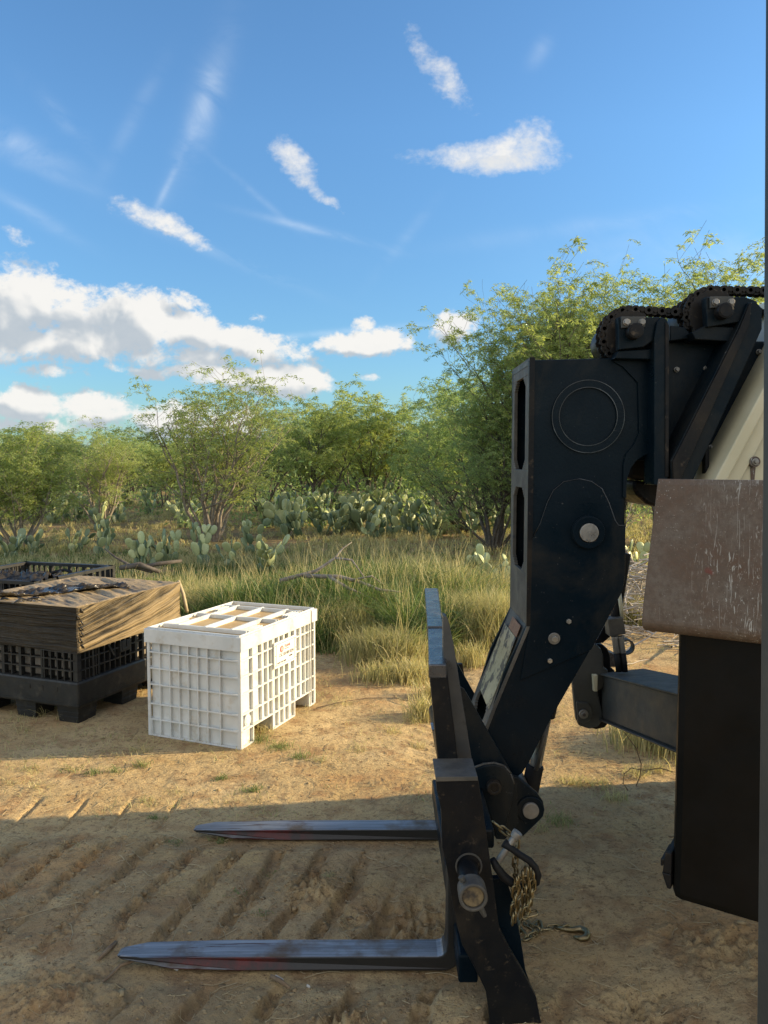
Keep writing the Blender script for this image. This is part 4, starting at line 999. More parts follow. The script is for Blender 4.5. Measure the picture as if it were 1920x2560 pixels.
# shaft the forks hang on
sxx, szz = .336, .600
sc0 = P(1182.6, 2240, 2.68); sxx, szz = sc0[0], sc0[1]
mb = MB(); mb.cyl((sxx, 2.69, szz), (sxx, 4.76, szz), .041, 36); sh_ = sub(mb, 'fork_shaft', M['black_worn'], carr, .004)
mb = MB(); mb.ring(sxx, szz, .040, .052, 2.665, 2.74, 40); sub(mb, 'shaft_collar', M['dusty'], carr, .004)
mb = MB(); mb.disc(sxx, szz, .039, 2.676, 2.70, 36); sub(mb, 'shaft_end', M['caketdirt'], carr, .002)
mb = MB(); mb.cyl((sxx - .035, 2.70, szz + .045), (sxx - .042, 2.70, szz + .062), .012, 6); mb.tube([(sxx + .025, 2.70, szz - .045), (sxx + .040, 2.70, szz - .075), (sxx + .046, 2.70, szz - .088)], [.013, .010, .008], 8); sub(mb, 'lock_bolt', M['dusty'], carr, .001)
mb = MB(); mb.ring(sxx + .004, szz + .015, .046, .052, YP - .004, YP + .001, 40); sub(mb, 'slot_rim', M['dusty'], carr, 0)
def fork(y0, y1, xt_, xh, z_t):
    """L-shaped fork: blade tapering to the tip, rounded heel, shank with hook over the shaft"""
    k = 12; heel = [(xh + .09 * math.sin(R(90 * i / k)) - .09 + .07, .0 + .09 - .09 * math.cos(R(90 * i / k))) for i in range(k + 1)]
    bot = [(xt_, .045)] + [(xt_ + .02, .030), (xt_ + .25, .008), (xt_ + .55, .0)] + [(xh - .02, 0.0)] + heel[1:]
    shank = [(xh + .07, .52), (sxx + .055, .54), (sxx + .06, .62), (sxx + .03, .66), (sxx - .05, .66), (xh + .005, .60)]
    ins = [(xh + .001, .12), (xh - .004, .090), (xh - .018, .072), (xh - .04, z_t), (xt_ + .5, z_t - .002), (xt_ + .12, .056), (xt_ + .02, .052)]
    poly = bot + shank + ins
    b = MB(); b.prism(poly, y0, y1)
    # round the blade tip in plan
    vs = []
    for (x_, y_, z_) in b.v:
        if x_ < xt_ + .03: y_ = (y0 + y1) / 2 + (y_ - (y0 + y1) / 2) * .45
        elif x_ < xt_ + .15 : y_ = (y0 + y1) / 2 + (y_ - (y0 + y1) / 2) * .93
        vs.append((x_, y_, z_))
    b.v = vs
    return sub(b, 'fork', M['fork'], carr, .006)
fork(3.19, 3.315, -1.17, .272, .066)
fork(4.34, 4.465, -1.12, .345, .066)

# ---- stabiliser arm with pivot end, hoses
q0 = P(*R4(430, 1640), 4.75); zL = q0[1]
mb = MB()
def quad(xa, xb, y, z0_, z1_): return [(xa, y, z0_), (xb, y, z0_), (xb, y, z1_), (xa, y, z1_)]
xa4, xb4 = P(*R4(440, 1640), 4.7)[0], P(*R4(650, 1470), 5.0)[0]
zt4 = P(*R4(440, 1640), 4.7)[1]; zb4 = P(*R4(440, 1940), 4.7)[1]
xa3 = P(*R4(920, 1760), 3.85)[0]; zt3 = P(*R4(920, 1760), 3.85)[1]; zb3 = P(*R4(920, 2130), 3.85)[1]
def ext(a, b, t): return a + (b - a) * t
y3 = 3.1; tt = (4.7 - y3) / (4.7 - 3.85)
A4 = [(xa4, 4.75, zb4), (xa4 + .30, 4.86, zb4), (xa4 + .30, 4.86, zt4), (xa4, 4.75, zt4)]
A3 = [(ext(xa4, xa3, tt), y3, ext(zb4, zb3, tt)), (ext(xa4, xa3, tt) + .34, y3 + .1, ext(zb4, zb3, tt)), (ext(xa4, xa3, tt) + .34, y3 + .1, ext(zt4, zt3, tt)), (ext(xa4, xa3, tt), y3, ext(zt4, zt3, tt))]
mb.hexa(A4, A3); arm = TP(mb, 'stabilizer_arm', M['greypaint'], None, .008)
mb = MB(); fl_ = .012
for (zi, s_) in ((3, 1), (0, -1)):
    a = Vector(A4[zi]); b_ = Vector(A3[zi]); c_ = Vector(A3[2 if zi == 3 else 1]); d_ = Vector(A4[2 if zi == 3 else 1])
    up = Vector((0, 0, fl_ * s_)); o_ = Vector((-.022, 0, 0))
    k = Vector((0, 0, .0015 * s_))
    mb.hexa([a + o_ + k, b_ + o_ + k, c_ + k, d_ + k], [a + o_ + up, b_ + o_ + up, c_ + up, d_ + up])
sub(mb, 'flange', M['greypaint'], arm, .003)
zt_arm = zt4 + fl_
mb = MB(); hx, hy = xa4 + .10, 4.62; mb.box(hx, hx + .15, hy - .09, hy + .09, zt_arm - .002, zt_arm + .004); sub(mb, 'hose_opening', M['ink'], arm, .001)
pe = [(222, 1660), (300, 1470), (350, 1405), (385, 1410), (420, 1440), (437, 1490), (440, 1570), (470, 1590), (470, 1690), (400, 1740), (436, 1900), (436, 1940), (400, 1985), (340, 1998), (270, 1975), (250, 1930), (240, 1850)]
mb = MB(); mb.prism(PL(pe, 4.72, R4), 4.72, 4.76); pe_ = TP(mb, 'pivot_bracket', M['greypaint'], None, .008)
mb = MB(); mb.prism([(a + .045, b - .004) for a, b in PL(pe, 4.80, R4)], 4.80, 4.95); sub(mb, 'rear_bracket', M['black_worn'], pe_, .008)
mb = MB(); mb.prism(PL([(252, 1810), (330, 1815), (362, 1850), (366, 1900), (340, 1950), (290, 1970), (262, 1950)], 4.70, R4), 4.70, 4.719); sub(mb, 'pin_plate', M['greypaint'], pe_, .006)
x, z, r = px_circ(*R4(302, 1895), 12, 4.69); mb = MB(); mb.disc(x, z, r, 4.685, 4.70, 28); mb.disc(x, z, r * .6, 4.675, 4.685, 28); sub(mb, 'pivot_pin', M['dullsteel'], pe_, .003)
x, z, r = px_circ(*R4(302, 1895), 4, 4.69); mb = MB(); mb.disc(x, z, r, 4.672, 4.6755, 16); sub(mb, 'grease_hole', M['ink'], pe_, 0)
mb = MB(); mb.prism(PL([(365, 1625), (400, 1625), (398, 1740), (372, 1740)], 4.68, R4), 4.68, 4.715); sub(mb, 'stop_block', M['cream'], pe_, .004)
# red and dusty knuckle between bracket and arm
mb = MB(); mb.prism(PL([(440, 1440), (520, 1480), (600, 1530), (560, 1560), (450, 1560)], 4.9, R4), 4.86, 4.98); sub(mb, 'knuckle', M['rust'], pe_, .008)
# hydraulic block with two hoses dropping into the arm, rod above
mb = MB(); mb.prism(PL([(470, 1240), (575, 1228), (595, 1340), (485, 1362)], 4.62, R4), 4.62, 4.72); vblk = TP(mb, 'valve_block', M['dusty'], None, .004)
for dx in (0, 42):
    mb = MB(); pts = [P(*R4(516 + dx, 1355), 4.64), P(*R4(520 + dx, 1400), 4.64), P(*R4(530 + dx, 1470), 4.64)]
    mb.tube([(a, 4.64, b) for a, b in pts], [.024, .018, .020], 12); sub(mb, 'hose_fitting', M['dullsteel'], vblk, .001)
    mb = MB(); pts = [P(*R4(530 + dx, 1470), 4.64), P(*R4(538 + dx, 1530), 4.64), P(*R4(545 + dx, 1600), 4.64)]
    mb.tube([(a, 4.64, b) for a, b in pts], .019, 12); sub(mb, 'hose', M['rubber'], vblk, 0)
mb = MB(); a_ = P(*R4(590, 950), 4.7); b_ = P(*R4(520, 1235), 4.7); mb.cyl((a_[0] + .0, 4.7, a_[1] + .15), (b_[0], 4.7, b_[1]), .032, 20); cy2 = TP(mb, 'stabilizer_cylinder', M['rubber'], None, .003)
mb = MB(); a_ = P(*R4(548, 1060), 4.66); b_ = P(*R4(570, 1235), 4.66); mb.cyl((a_[0], 4.66, a_[1]), (b_[0], 4.66, b_[1]), .012, 12); sub(mb, 'pipe', M['cream'], cy2, 0)
mb = MB(); mb.prism(PL([(470, 1235), (400, 1370), (370, 1410), (440, 1400), (520, 1330)], 4.75, R4), 4.75, 4.82); sub(mb, 'cylinder_lug', M['black_worn'], cy2, .004)
x, z, r = px_circ(*R4(585, 1420), 20, 4.85); mb = MB(); mb.ring(x, z, r * .8, r, 4.8, 4.86, 28); sub(mb, 'ring', M['dusty'], cy2, .003)

# ---- chassis, cab and wheels, beyond the right edge of the picture
mb = MB(); mb.prism([(3.0, .75), (3.0, 2.05), (3.5, 2.45), (6.9, 2.45), (7.2, 2.0), (7.2, .7), (3.3, .55)], 4.30, 5.31); body = TP(mb, 'engine_cover', M['cream'], None, .05)
mb = MB(); mb.prism([(2.95, .5), (2.95, 1.75), (3.3, 1.85), (7.1, 1.85), (7.2, .6)], 3.25, 4.20); TP(mb, 'chassis', M['greypaint'], None, .03)
mb = MB(); mb.prism([(3.4, .9), (3.15, 1.6), (3.45, 2.6), (4.9, 2.7), (5.0, .9)], 2.55, 3.22); cab = TP(mb, 'cab', M['black'], None, .04)
for (wx, wy) in ((3.75, 2.62), (6.55, 2.62), (3.75, 4.90), (6.55, 4.90)):
    mb = MB(); k = 36; vs = []
    prof = [(.30, 0.0), (.56, .0), (.62, .03), (.65, .10), (.65, .32), (.62, .39), (.56, .42), (.30, .42)]
    for i in range(k):
        a = 2 * math.pi * i / k
        for r_, y_ in prof: vs.append((wx + r_ * math.cos(a), wy + y_, .65 + r_ * math.sin(a)))
    m_ = len(prof); fs = [(i * m_ + j, ((i + 1) % k) * m_ + j, ((i + 1) % k) * m_ + (j + 1) % m_, i * m_ + (j + 1) % m_) for i in range(k) for j in range(m_)]
    mb.add(vs, fs, True)
    for i in range(22):
        a = 2 * math.pi * i / 22; c, s_ = math.cos(a), math.sin(a)
        for (yy0, yy1, da) in ((.02, .20, .08), (.22, .40, -.08)):
            p4 = []
            for (rr_, an) in ((.64, a - .05), (.685, a - .04), (.685, a + .04), (.64, a + .05)):
                p4.append((wx + rr_ * math.cos(an), .65 + rr_ * math.sin(an)))
            mb.prism(p4, wy + yy0, wy + yy1)
    wh = TP(mb, 'wheel', M['rubber'], None, 0)
    mb = MB(); mb.disc(wx, .65, .31, wy + .03, wy + .40, 32); mb.disc(wx, .65, .12, wy + .01, wy + .42, 20); sub(mb, 'rim', M['cream'], wh, .01)

# ------------------------------------------------------------------ shackle, load chain with hook
shk = empty('shackle', (0.47, 2.95, .78)); tag(shk, 'dark bow shackle with bright pin hanging on the fork carriage', 'shackle')
YS = 2.90
mb = MB(); bw = [(610, 790), (640, 850), (700, 930), (790, 1000), (850, 1020)]; bow1 = [R3(*q) for q in bw]
b2w = [R3(*q) for q in [(700, 660), (760, 700), (830, 745), (900, 785), (945, 840), (965, 900), (955, 960), (925, 990)]]
p1 = [(P(*q, YS)[0], YS, P(*q, YS)[1]) for q in bow1]; p2 = [(P(*q, YS)[0], YS - .02 * math.sin(i * .4), P(*q, YS)[1]) for i, q in enumerate(b2w)]
mb.tube(p1 + [(P(*R3(895, 1030), YS)[0], YS, P(*R3(895, 1030), YS)[1])], [.012, .016, .018, .017, .015, .014], 12)
mb.tube(p2 + [(P(*R3(880, 1025), YS)[0], YS, P(*R3(880, 1025), YS)[1])], [.018, .013, .013, .014, .014, .014, .014, .013, .012], 12)
rel(shk, mb.build('bow', M['rubber'], shk))
mb = MB(); a_, b_ = P(*R3(660, 800), YS), P(*R3(800, 595), YS); mb.cyl((a_[0], YS, a_[1]), (b_[0], YS, b_[1]), .013, 16)
c_ = Vector((b_[0] - a_[0], 0, b_[1] - a_[1])).normalized() * .012; mb.cyl((b_[0] - c_.x, YS, b_[1] - c_.z), (b_[0] + c_.x, YS, b_[1] + c_.z), .020, 16)
rel(shk, mb.build('pin', M['dullsteel'], shk, .001))
chn = empty('load_chain', (.5, 2.95, .3)); tag(chn, 'golden steel load chain hanging from the shackle, its hook lying on the dirt', 'chain')
lk_ = MB(); L_, Wd, rd = .022, .0115, .0042
pth = [(L_ * math.copysign(1, math.cos(R(a))) * (1 if abs(math.cos(R(a))) > .01 else 0) + 0 + Wd * math.cos(R(a)) - math.copysign(Wd * .0, 1), Wd * math.sin(R(a)), 0) for a in range(0, 360, 24)]
pth = [(.013 * (1 if math.cos(R(a)) > 0 else -1) + Wd * math.cos(R(a)), Wd * math.sin(R(a)), 0) for a in range(6, 366, 24)]
lk_.tube(pth, rd, 8, closed=True)
me_l = bpy.data.meshes.new('link'); me_l.from_pydata(lk_.v, [], lk_.f); me_l.materials.append(M['brass'])
for p_ in me_l.polygons: p_.use_smooth = True
def run_links(px, conv=R3, Y=2.9, zfloor=True, seed=0):
    pts = []
    for q in px:
        if len(q) == 3: yy = q[2]
        else: yy = Y
        c = P(*conv(q[0], q[1]), yy); pts.append(Vector((c[0], yy, c[1])))
    k = 0; step = .036
    for (p, d) in chain_path(pts, step):
        o_ = bpy.data.objects.new('link', me_l); C.objects.link(o_); o_.parent = chn; o_.matrix_parent_inverse = Matrix.Translation(-chn.location)
        a = d.to_track_quat('X', 'Z').to_matrix().to_4x4(); o_.matrix_basis = Matrix.Translation(p) @ a @ Matrix.Rotation(R(90 * (k % 2) + rg.uniform(-25, 25)), 4, 'X')
        k += 1
run_links([(650, 520), (700, 560), (760, 610), (800, 650), (795, 740), (790, 830), (810, 940), (850, 1010)], Y=2.94)
for dx, (y0, y1) in ((-40, (960, 1290)), (0, (930, 1230)), (30, (900, 1240)), (60, (900, 1150)), (80, (930, 1100)), (-55, (980, 1330))):
    run_links([(850 + dx, y0), (840 + dx + rg.uniform(-15, 15), (y0 + y1) / 2), (830 + dx * 1.2, y1)], Y=2.86 + .02 * rg.random())
run_links([(900, 1150), (870, 1240), (930, 1225), (960, 1240)], Y=2.84)
def gp_(x_, y_, h=.012):
    g0 = G(*R3(x_, y_), h); return g0
ground_run = [(800, 1290), (830, 1370), (880, 1425), (940, 1400), (960, 1350), (900, 1320), (870, 1300), (930, 1340), (980, 1300), (990, 1350), (1050, 1345), (1110, 1340), (1160, 1338)]
gpts = [gp_(*q, .016) for q in ground_run]
k = 0
for (p, d) in chain_path(gpts, .034):
    o_ = bpy.data.objects.new('link', me_l); C.objects.link(o_); o_.parent = chn; o_.matrix_parent_inverse = Matrix.Translation(-chn.location)
    a = d.to_track_quat('X', 'Z').to_matrix().to_4x4(); o_.matrix_basis = Matrix.Translation(p + Vector((0, 0, .004 * (k % 2)))) @ a @ Matrix.Rotation(R(60 * (k % 2) + rg.uniform(-25, 25)), 4, 'X') @ Matrix.Scale(1.12, 4); k += 1
hk = [(1120, 1335), (1190, 1350), (1250, 1355), (1310, 1345), (1355, 1365), (1368, 1395), (1350, 1420), (1310, 1425), (1255, 1408)]
mb = MB(); mb.tube([gp_(*q, .022) for q in hk], [.007, .012, .013, .015, .016, .016, .015, .012, .005], 12)
q = gp_(1205, 1350, .022); mb.tube([q + Vector((.018 * math.cos(R(a)), .006, .018 * math.sin(R(a)))) for a in range(0, 360, 30)], .006, 8, closed=True)
hk_ = mb.build('hook', M['brass'], chn); rel(chn, hk_)
# ------------------------------------------------------------------ mesquite trees
def make_tree(seed, h, spread, stems=6, lean=(0, 0), leaves=16000, droop=.55, open_=.35, leaf=(.11, .022), dead=False, clear=0.0):
    """several stems from one base, branching twice, fine drooping twigs that carry the leaves"""
    rg = random.Random(seed); rn = np.random.RandomState(seed)
    mb = MB(); twigs = []
    def grow(p, d, L, r, lvl, up):
        n_ = max(4, int(L / .22)); pts = [p.copy()]; rad = [r]; st = L / n_
        kids = []
        for i in range(n_):
            t = (i + 1) / n_
            d = (d + Vector((rg.gauss(0, .13), rg.gauss(0, .13), rg.gauss(0, .10) + up * .10))).normalized()
            p = p + d * st; pts.append(p.copy()); rad.append(max(.004, r * (1 - .78 * t)))
            if lvl < 2 and t > (.30 if lvl == 0 else .15) and rg.random() < (.82 if lvl == 0 else .70):
                kids.append((p.copy(), d.copy(), t, rad[-1]))
            if lvl >= 1 or t > .75: twigs.append((p.copy(), d.copy(), t))
        mb.tube(pts, rad, 6 if lvl == 0 else 4 if lvl == 1 else 3, cap=False)
        for (q, dd, t, rr_) in kids:
            a = rg.uniform(0, 6.283); s_ = Vector((math.cos(a), math.sin(a), rg.uniform(-.1, .65)))
            nd = (dd * .55 + s_ * .75).normalized()
            grow(q, nd, L * rg.uniform(.34, .58) * (1.15 - .45 * t), rr_ * .62, lvl + 1, .5 if lvl == 0 else .05)
    for k in range(stems):
        a = 6.283 * (k + rg.random() * .7) / stems; tilt = rg.uniform(.25, 1.0) * spread
        d = Vector((math.cos(a) * tilt + lean[0], math.sin(a) * tilt + lean[1], 1)).normalized()
        L = h * rg.uniform(.72, .98) * (1.0 if k % 3 else 1.06)
        grow(Vector((math.cos(a) * .07, math.sin(a) * .07, -.1)), d, L, .018 * h * rg.uniform(.55, 1.0), 0, .9)
    if dead: return mb, None
    # drooping twigs with leaves
    per = 26; m = max(1, leaves // per)
    w = np.array([(.4 + t[2]) * (1.0 if t[0].z > clear * h else .06) for t in twigs]); pick = rn.choice(len(twigs), m, p=w / w.sum())
    T0 = np.array([tuple(twigs[i][0]) for i in pick]) + rn.normal(0, .06, (m, 3))
    D0 = np.array([tuple(twigs[i][1]) for i in pick]); az = rn.uniform(0, 6.283, m)
    side = np.stack([np.cos(az), np.sin(az), rn.uniform(-.2, .7, m)], -1)
    D = D0 * .5 + side; D /= np.linalg.norm(D, axis=1, keepdims=True)
    L = rn.uniform(.22, .60, m)
    tt_ = (np.arange(per) + .5) / per
    base = T0[:, None, :] + D[:, None, :] * (L[:, None] * tt_[None, :])[..., None]
    base[..., 2] -= droop * L[:, None] * tt_[None, :] ** 2 * .8
    base = base.reshape(-1, 3) + rn.normal(0, .022, (m * per, 3)); n_ = len(base)
    a = rn.uniform(0, 6.283, n_)
    ld_ = np.stack([np.cos(a), np.sin(a), rn.uniform(-1.3, .35, n_)], -1); ld_ /= np.linalg.norm(ld_, axis=1, keepdims=True)
    b = rn.normal(0, 1, (n_, 3)); wv = np.cross(ld_, b); wv /= np.linalg.norm(wv, axis=1, keepdims=True) + 1e-9
    ll = rn.uniform(.7, 1.2, n_)[:, None] * leaf[0]; ww = rn.uniform(.7, 1.3, n_)[:, None] * leaf[1] * .5
    mid = base + ld_ * ll * .5
    V_ = np.stack([base, mid + wv * ww, base + ld_ * ll, mid - wv * ww], 1).reshape(-1, 3)
    F_ = np.arange(n_ * 4).reshape(-1, 4)
    tn = np.repeat(np.clip(rn.uniform(0, 1, m), 0, 1), per) * .7 + rn.uniform(0, .3, n_)
    # thin twig stalks as slivers
    e_ = T0 + D * L[:, None]; e_[:, 2] -= droop * L * .8
    md = T0 + D * L[:, None] * .5; md[:, 2] -= droop * L * .2
    o_ = np.cross(D, rn.normal(0, 1, (m, 3))); o_ /= np.linalg.norm(o_, axis=1, keepdims=True) + 1e-9; o_ *= .0035
    k = len(mb.v)
    for i in range(m):
        mb.v += [tuple(T0[i] - o_[i]), tuple(T0[i] + o_[i]), tuple(md[i] + o_[i]), tuple(md[i] - o_[i]), tuple(e_[i])]
        mb.f += [[k, k + 1, k + 2, k + 3], [k + 3, k + 2, k + 4]]; mb.sm += [False, False]; k += 5
    me_leaf = np_mesh('crown', V_, F_, np.repeat(tn, 4))
    return mb, me_leaf
def raw_mesh(name, mb):
    me = bpy.data.meshes.new(name); me.from_pydata(mb.v, [], mb.f); me.update(); me.polygons.foreach_set('use_smooth', mb.sm); return me
TREES = {}
def kind(nm, bark, leafm, **kw):
    mb, ml = make_tree(**kw); mt = raw_mesh('trunk', mb); mt.materials.append(M[bark]); ml.materials.append(M[leafm]); TREES[nm] = (mt, ml)
kind('shrub', 'barkpale', 'leaf', seed=11, h=4.1, spread=.58, stems=11, leaves=30000, leaf=(.10, .020), droop=.8, clear=.25)
kind('low', 'barkpale', 'leaf', seed=5, h=2.7, spread=.85, stems=12, leaves=36000, leaf=(.10, .020), droop=.8)
kind('round', 'barkdark', 'leaf_b', seed=21, h=4.5, spread=.95, stems=7, leaves=24000, leaf=(.15, .026), droop=.8, clear=.34)
kind('wide', 'barkdark', 'leaf', seed=33, h=4.3, spread=1.25, stems=6, leaves=23000, leaf=(.15, .026), droop=.9, clear=.34)
kind('lean', 'barkdark', 'leaf_b', seed=44, h=4.4, spread=.8, stems=7, lean=(-.75, 0), leaves=23000, leaf=(.13, .025), droop=.8, clear=.32)
kind('tall', 'barkdark', 'leaf', seed=57, h=6.6, spread=.75, stems=13, leaves=115000, leaf=(.12, .024), droop=.7)
kind('tall2', 'barkdark', 'leaf_b', seed=64, h=5.4, spread=.8, stems=11, leaves=58000, leaf=(.12, .022), droop=.7)
def tree(nm, x, y, s, rz, label, group=None, name='mesquite_tree', sz=None):
    t = empty(name, (x, y, gz(x, y)), rz); t.scale = (s, s, sz or s); tag(t, label, 'tree', group)
    mt, ml = TREES[nm]
    for pn, m_ in (('trunk', mt), ('crown', ml)):
        o_ = bpy.data.objects.new(pn, m_); C.objects.link(o_); o_.parent = t
    return t
def tp(px, py): g0 = G(px, py); return g0.x, g0.y
MG = 'mesquite trees of the thicket'
x, y = tp(532, 1354); tree('shrub', x, y, 1.0, .3, 'many stemmed young mesquite rising above its neighbours behind the white crate', MG)
x, y = tp(46, 1370); tree('low', x, y, 1.0, 1.0, 'low pale stemmed mesquite shrub at the far left, behind the black crates', MG)
x, y = -13.3, 30; tree('round', x, y, .74, 2.0, 'mesquite crown at the left edge behind the low pale stemmed shrub', MG)
x, y = tp(651, 1282); tree('round', x, y, .93, .6, 'dark trunked mesquite with low splayed branches right of the young tall shrub', MG)
x, y = tp(953, 1284); tree('wide', x, y, 1.1, 2.2, 'mesquite with forked dark trunk standing in the middle of the cactus bed', MG)
x, y = tp(1185, 1331); tree('lean', x, y, .9, .2, 'mesquite whose trunk leans left, beside the telehandler boom', MG)
tree('tall', 7.0, 17.6, .92, .8, 'tallest mesquite, its airy crown showing above the telehandler chains', MG)
tree('tall', 4.9, 18.4, .84, 3.4, 'tall mesquite with yellow green crown directly behind the boom head', MG, sz=.80)
tree('tall2', 2.75, 18.9, .62, 2.1, 'mesquite with bluish drooping foliage just left of the boom head', MG)
tree('tall', 3.9, 18.0, .66, 1.2, 'slender upright mesquite peeking over the left top corner of the boom head', MG, sz=.86)
tree('tall2', 9.3, 20.5, .95, 4.4, 'mesquite mostly hidden behind the boom at the right edge', MG)
tree('wide', -2.6, 30, .98, 4.0, 'spreading mesquite between the young tall shrub and the forked trunk', MG)
tree('round', 2.9, 30, 1.12, 5.0, 'mesquite with pale green top between the forked trunk and the boom', MG)
tree('shrub', -9.2, 25, .72, 2.6, 'thin open topped mesquite behind the gap left of the young tall shrub', MG)
BG = 'mesquites far back in the thicket'
rr = random.Random(12)
kinds = ['round', 'wide', 'round', 'wide', 'lean']
for i in range(13):
    X = -20 + i * 3.3 + rr.uniform(-.8, .8); Y = 37 + rr.uniform(-3, 4)
    tree(kinds[i % 5], X, Y, rr.uniform(.80, 1.0) * (.82 if X < -6 else 1.0), rr.uniform(0, 6), 'mesquite in the merged far row of the thicket', BG)
for i in range(12):
    X = -27 + i * 5.2 + rr.uniform(-1, 1); Y = 50 + rr.uniform(-4, 5)
    tree(kinds[(i + 2) % 5], X, Y, rr.uniform(.95, 1.15) * (.80 if X < -8 else 1.0), rr.uniform(0, 6), 'mesquite in the merged far row of the thicket', BG)

# brush mass far behind the trees
rn = np.random.RandomState(3)
def leaf_mass(n_, X, Y, Z, size, tone):
    c = np.stack([X, Y, Z], -1); a = rn.normal(0, 1, (n_, 3)); a /= np.linalg.norm(a, axis=1, keepdims=True)
    b = np.cross(a, rn.normal(0, 1, (n_, 3))); b /= np.linalg.norm(b, axis=1, keepdims=True)
    a = a * size[:, None]; b = b * size[:, None] * .35
    V_ = np.stack([c - a, c + b, c + a, c - b], 1).reshape(-1, 3)
    return np_mesh('brush', V_, np.arange(n_ * 4).reshape(-1, 4), np.repeat(tone, 4))
n_ = 90000; X = rn.uniform(-46, 46, n_); Y = rn.uniform(56, 72, n_)
top = 2.0 + 2.4 * fbm(X, Y, .22, 3, .55, 11); Z = rn.uniform(0, 1, n_) ** .8 * top
tag(link('distant_brush', leaf_mass(n_, X, Y, Z, rn.uniform(.12, .3, n_), rn.uniform(0, 1, n_)), M['leaf_b']), 'green brush closing off the view far behind the mesquites', 'brush', kind='stuff')
# undergrowth below the crowns
n_ = 60000; X = rn.uniform(-26, 26, n_); Y = rn.uniform(24, 46, n_); d_ = fbm(X, Y, .5, 3, .55, 71)
keep = d_ > .5; X, Y, d_ = X[keep], Y[keep], d_[keep]; Z = rn.uniform(0, 1, len(X)) * (d_ - .46) * 9
tag(link('undergrowth', leaf_mass(len(X), X, Y, Z, rn.uniform(.05, .13, len(X)), rn.uniform(0, .8, len(X))), M['leaf_b']), 'leafy undergrowth in the shade of the mesquites', 'undergrowth', kind='stuff')

# ------------------------------------------------------------------ grass
def blades(X, Y, H, tone, width, bend, seed):
    rn = np.random.RandomState(seed); n_ = len(X); z = ground_h(X, Y) - .01
    a = rn.uniform(0, 6.283, n_); b = bend * rn.uniform(.3, 1.5, n_) * H
    dx, dy = np.cos(a) * b, np.sin(a) * b; px_, py_ = -np.sin(a), np.cos(a)
    ax = rn.uniform(0, 6.283, n_); px_, py_ = np.cos(ax), np.sin(ax)
    W = width * rn.uniform(.6, 1.3, n_)
    rows = []
    for t, wf in ((0, 1), (.4, .9), (.75, .6)):
        cx, cy, cz = X + dx * t * t, Y + dy * t * t, z + H * (t - .18 * t * t * t * (b / (H + 1e-6)) ** 1)
        rows += [np.stack([cx - px_ * W * wf / 2, cy - py_ * W * wf / 2, cz], -1), np.stack([cx + px_ * W * wf / 2, cy + py_ * W * wf / 2, cz], -1)]
    rows.append(np.stack([X + dx, Y + dy, z + H * (1 - .25 * np.minimum(1.5, b / (H + 1e-6)))], -1))
    V_ = np.stack(rows, 1).reshape(-1, 3); k = np.arange(n_)[:, None] * 7
    F_ = np.concatenate([k + np.array([[0, 1, 3, 2]]), k + np.array([[2, 3, 5, 4]]), k + np.array([[4, 5, 6, 6]])], 0)
    return V_, F_, np.repeat(tone, 7)
def grass_object(name, parts, mat_, label):
    Vs, Ts, Ns = [], [], []; Q = []; k = 0
    for V_, F_, t in parts:
        q = F_[F_[:, 2] != F_[:, 3]]; tr = F_[F_[:, 2] == F_[:, 3]]
        # make the tip a thin quad by reusing the last pair (no degenerate faces)
        Q.append((q + k, tr[:, :3] + k)); Vs.append(V_); Ns.append(t); k += len(V_)
    V_ = np.concatenate(Vs); quads = np.concatenate([a for a, b in Q]); tris = np.concatenate([b for a, b in Q])
    me = bpy.data.meshes.new(name); me.vertices.add(len(V_)); me.vertices.foreach_set('co', V_.astype(np.float32).ravel())
    vi = np.concatenate([quads.ravel(), tris.ravel()]).astype(np.int32); me.loops.add(len(vi)); me.loops.foreach_set('vertex_index', vi)
    ls = np.concatenate([np.arange(len(quads)) * 4, len(quads) * 4 + np.arange(len(tris)) * 3]).astype(np.int32)
    lt = np.concatenate([np.full(len(quads), 4), np.full(len(tris), 3)]).astype(np.int32)
    me.polygons.add(len(ls)); me.polygons.foreach_set('loop_start', ls); me.polygons.foreach_set('loop_total', lt); me.update(calc_edges=True)
    a = me.attributes.new('tone', 'FLOAT', 'POINT'); a.data.foreach_set('value', np.clip(np.concatenate(Ns), 0, 1).astype(np.float32))
    return tag(link(name, me, mat_), label, 'grass', kind='stuff')
def edge_y(X):
    """front edge of the tall grass"""
    return np.interp(X, [-9, -3.6, -2.0, -1.1, -.7, -.2, .15, .7, 1.1, 1.7, 2.3, 3.2, 6, 10], [9.0, 9.2, 9.0, 8.6, 8.7, 8.7, 7.9, 8.1, 9.6, 9.4, 10.8, 12.0, 12.5, 12.5]) + (fbm(X, X * 0, 1.6, 3, .6, 5) - .5) * .9
def scatter(n_, x0, x1, y0, y1, seed, f):
    rn = np.random.RandomState(seed); nt_ = n_ // 14
    Y0 = rn.uniform(y0 ** .5, y1 ** .5, nt_) ** 2; X0 = rn.uniform(x0, x1, nt_) * (Y0 / y1 * .85 + .15) if x0 < 0 else rn.uniform(x0, x1, nt_)
    keep = f(X0, Y0) > rn.uniform(0, 1, nt_); X0, Y0 = X0[keep], Y0[keep]
    tt_ = rn.uniform(0, 1, len(X0)); X = np.repeat(X0, 14) + rn.normal(0, .05, len(X0) * 14); Y = np.repeat(Y0, 14) + rn.normal(0, .05, len(X0) * 14)
    return X, Y, np.repeat(tt_, 14), rn
def meadow_d(X, Y):
    d = Y - edge_y(X); bare = sstep(.60, .66, fbm(X, Y, .45, 3, .5, 55)) * (Y > 14)
    return sstep(0, .35, d) * (1 - .85 * sstep(15.5, 18.5, Y)) * (1 - .7 * bare)
X, Y, T_, rn = scatter(290000, -10, 10.5, 7.7, 19, 1, meadow_d)
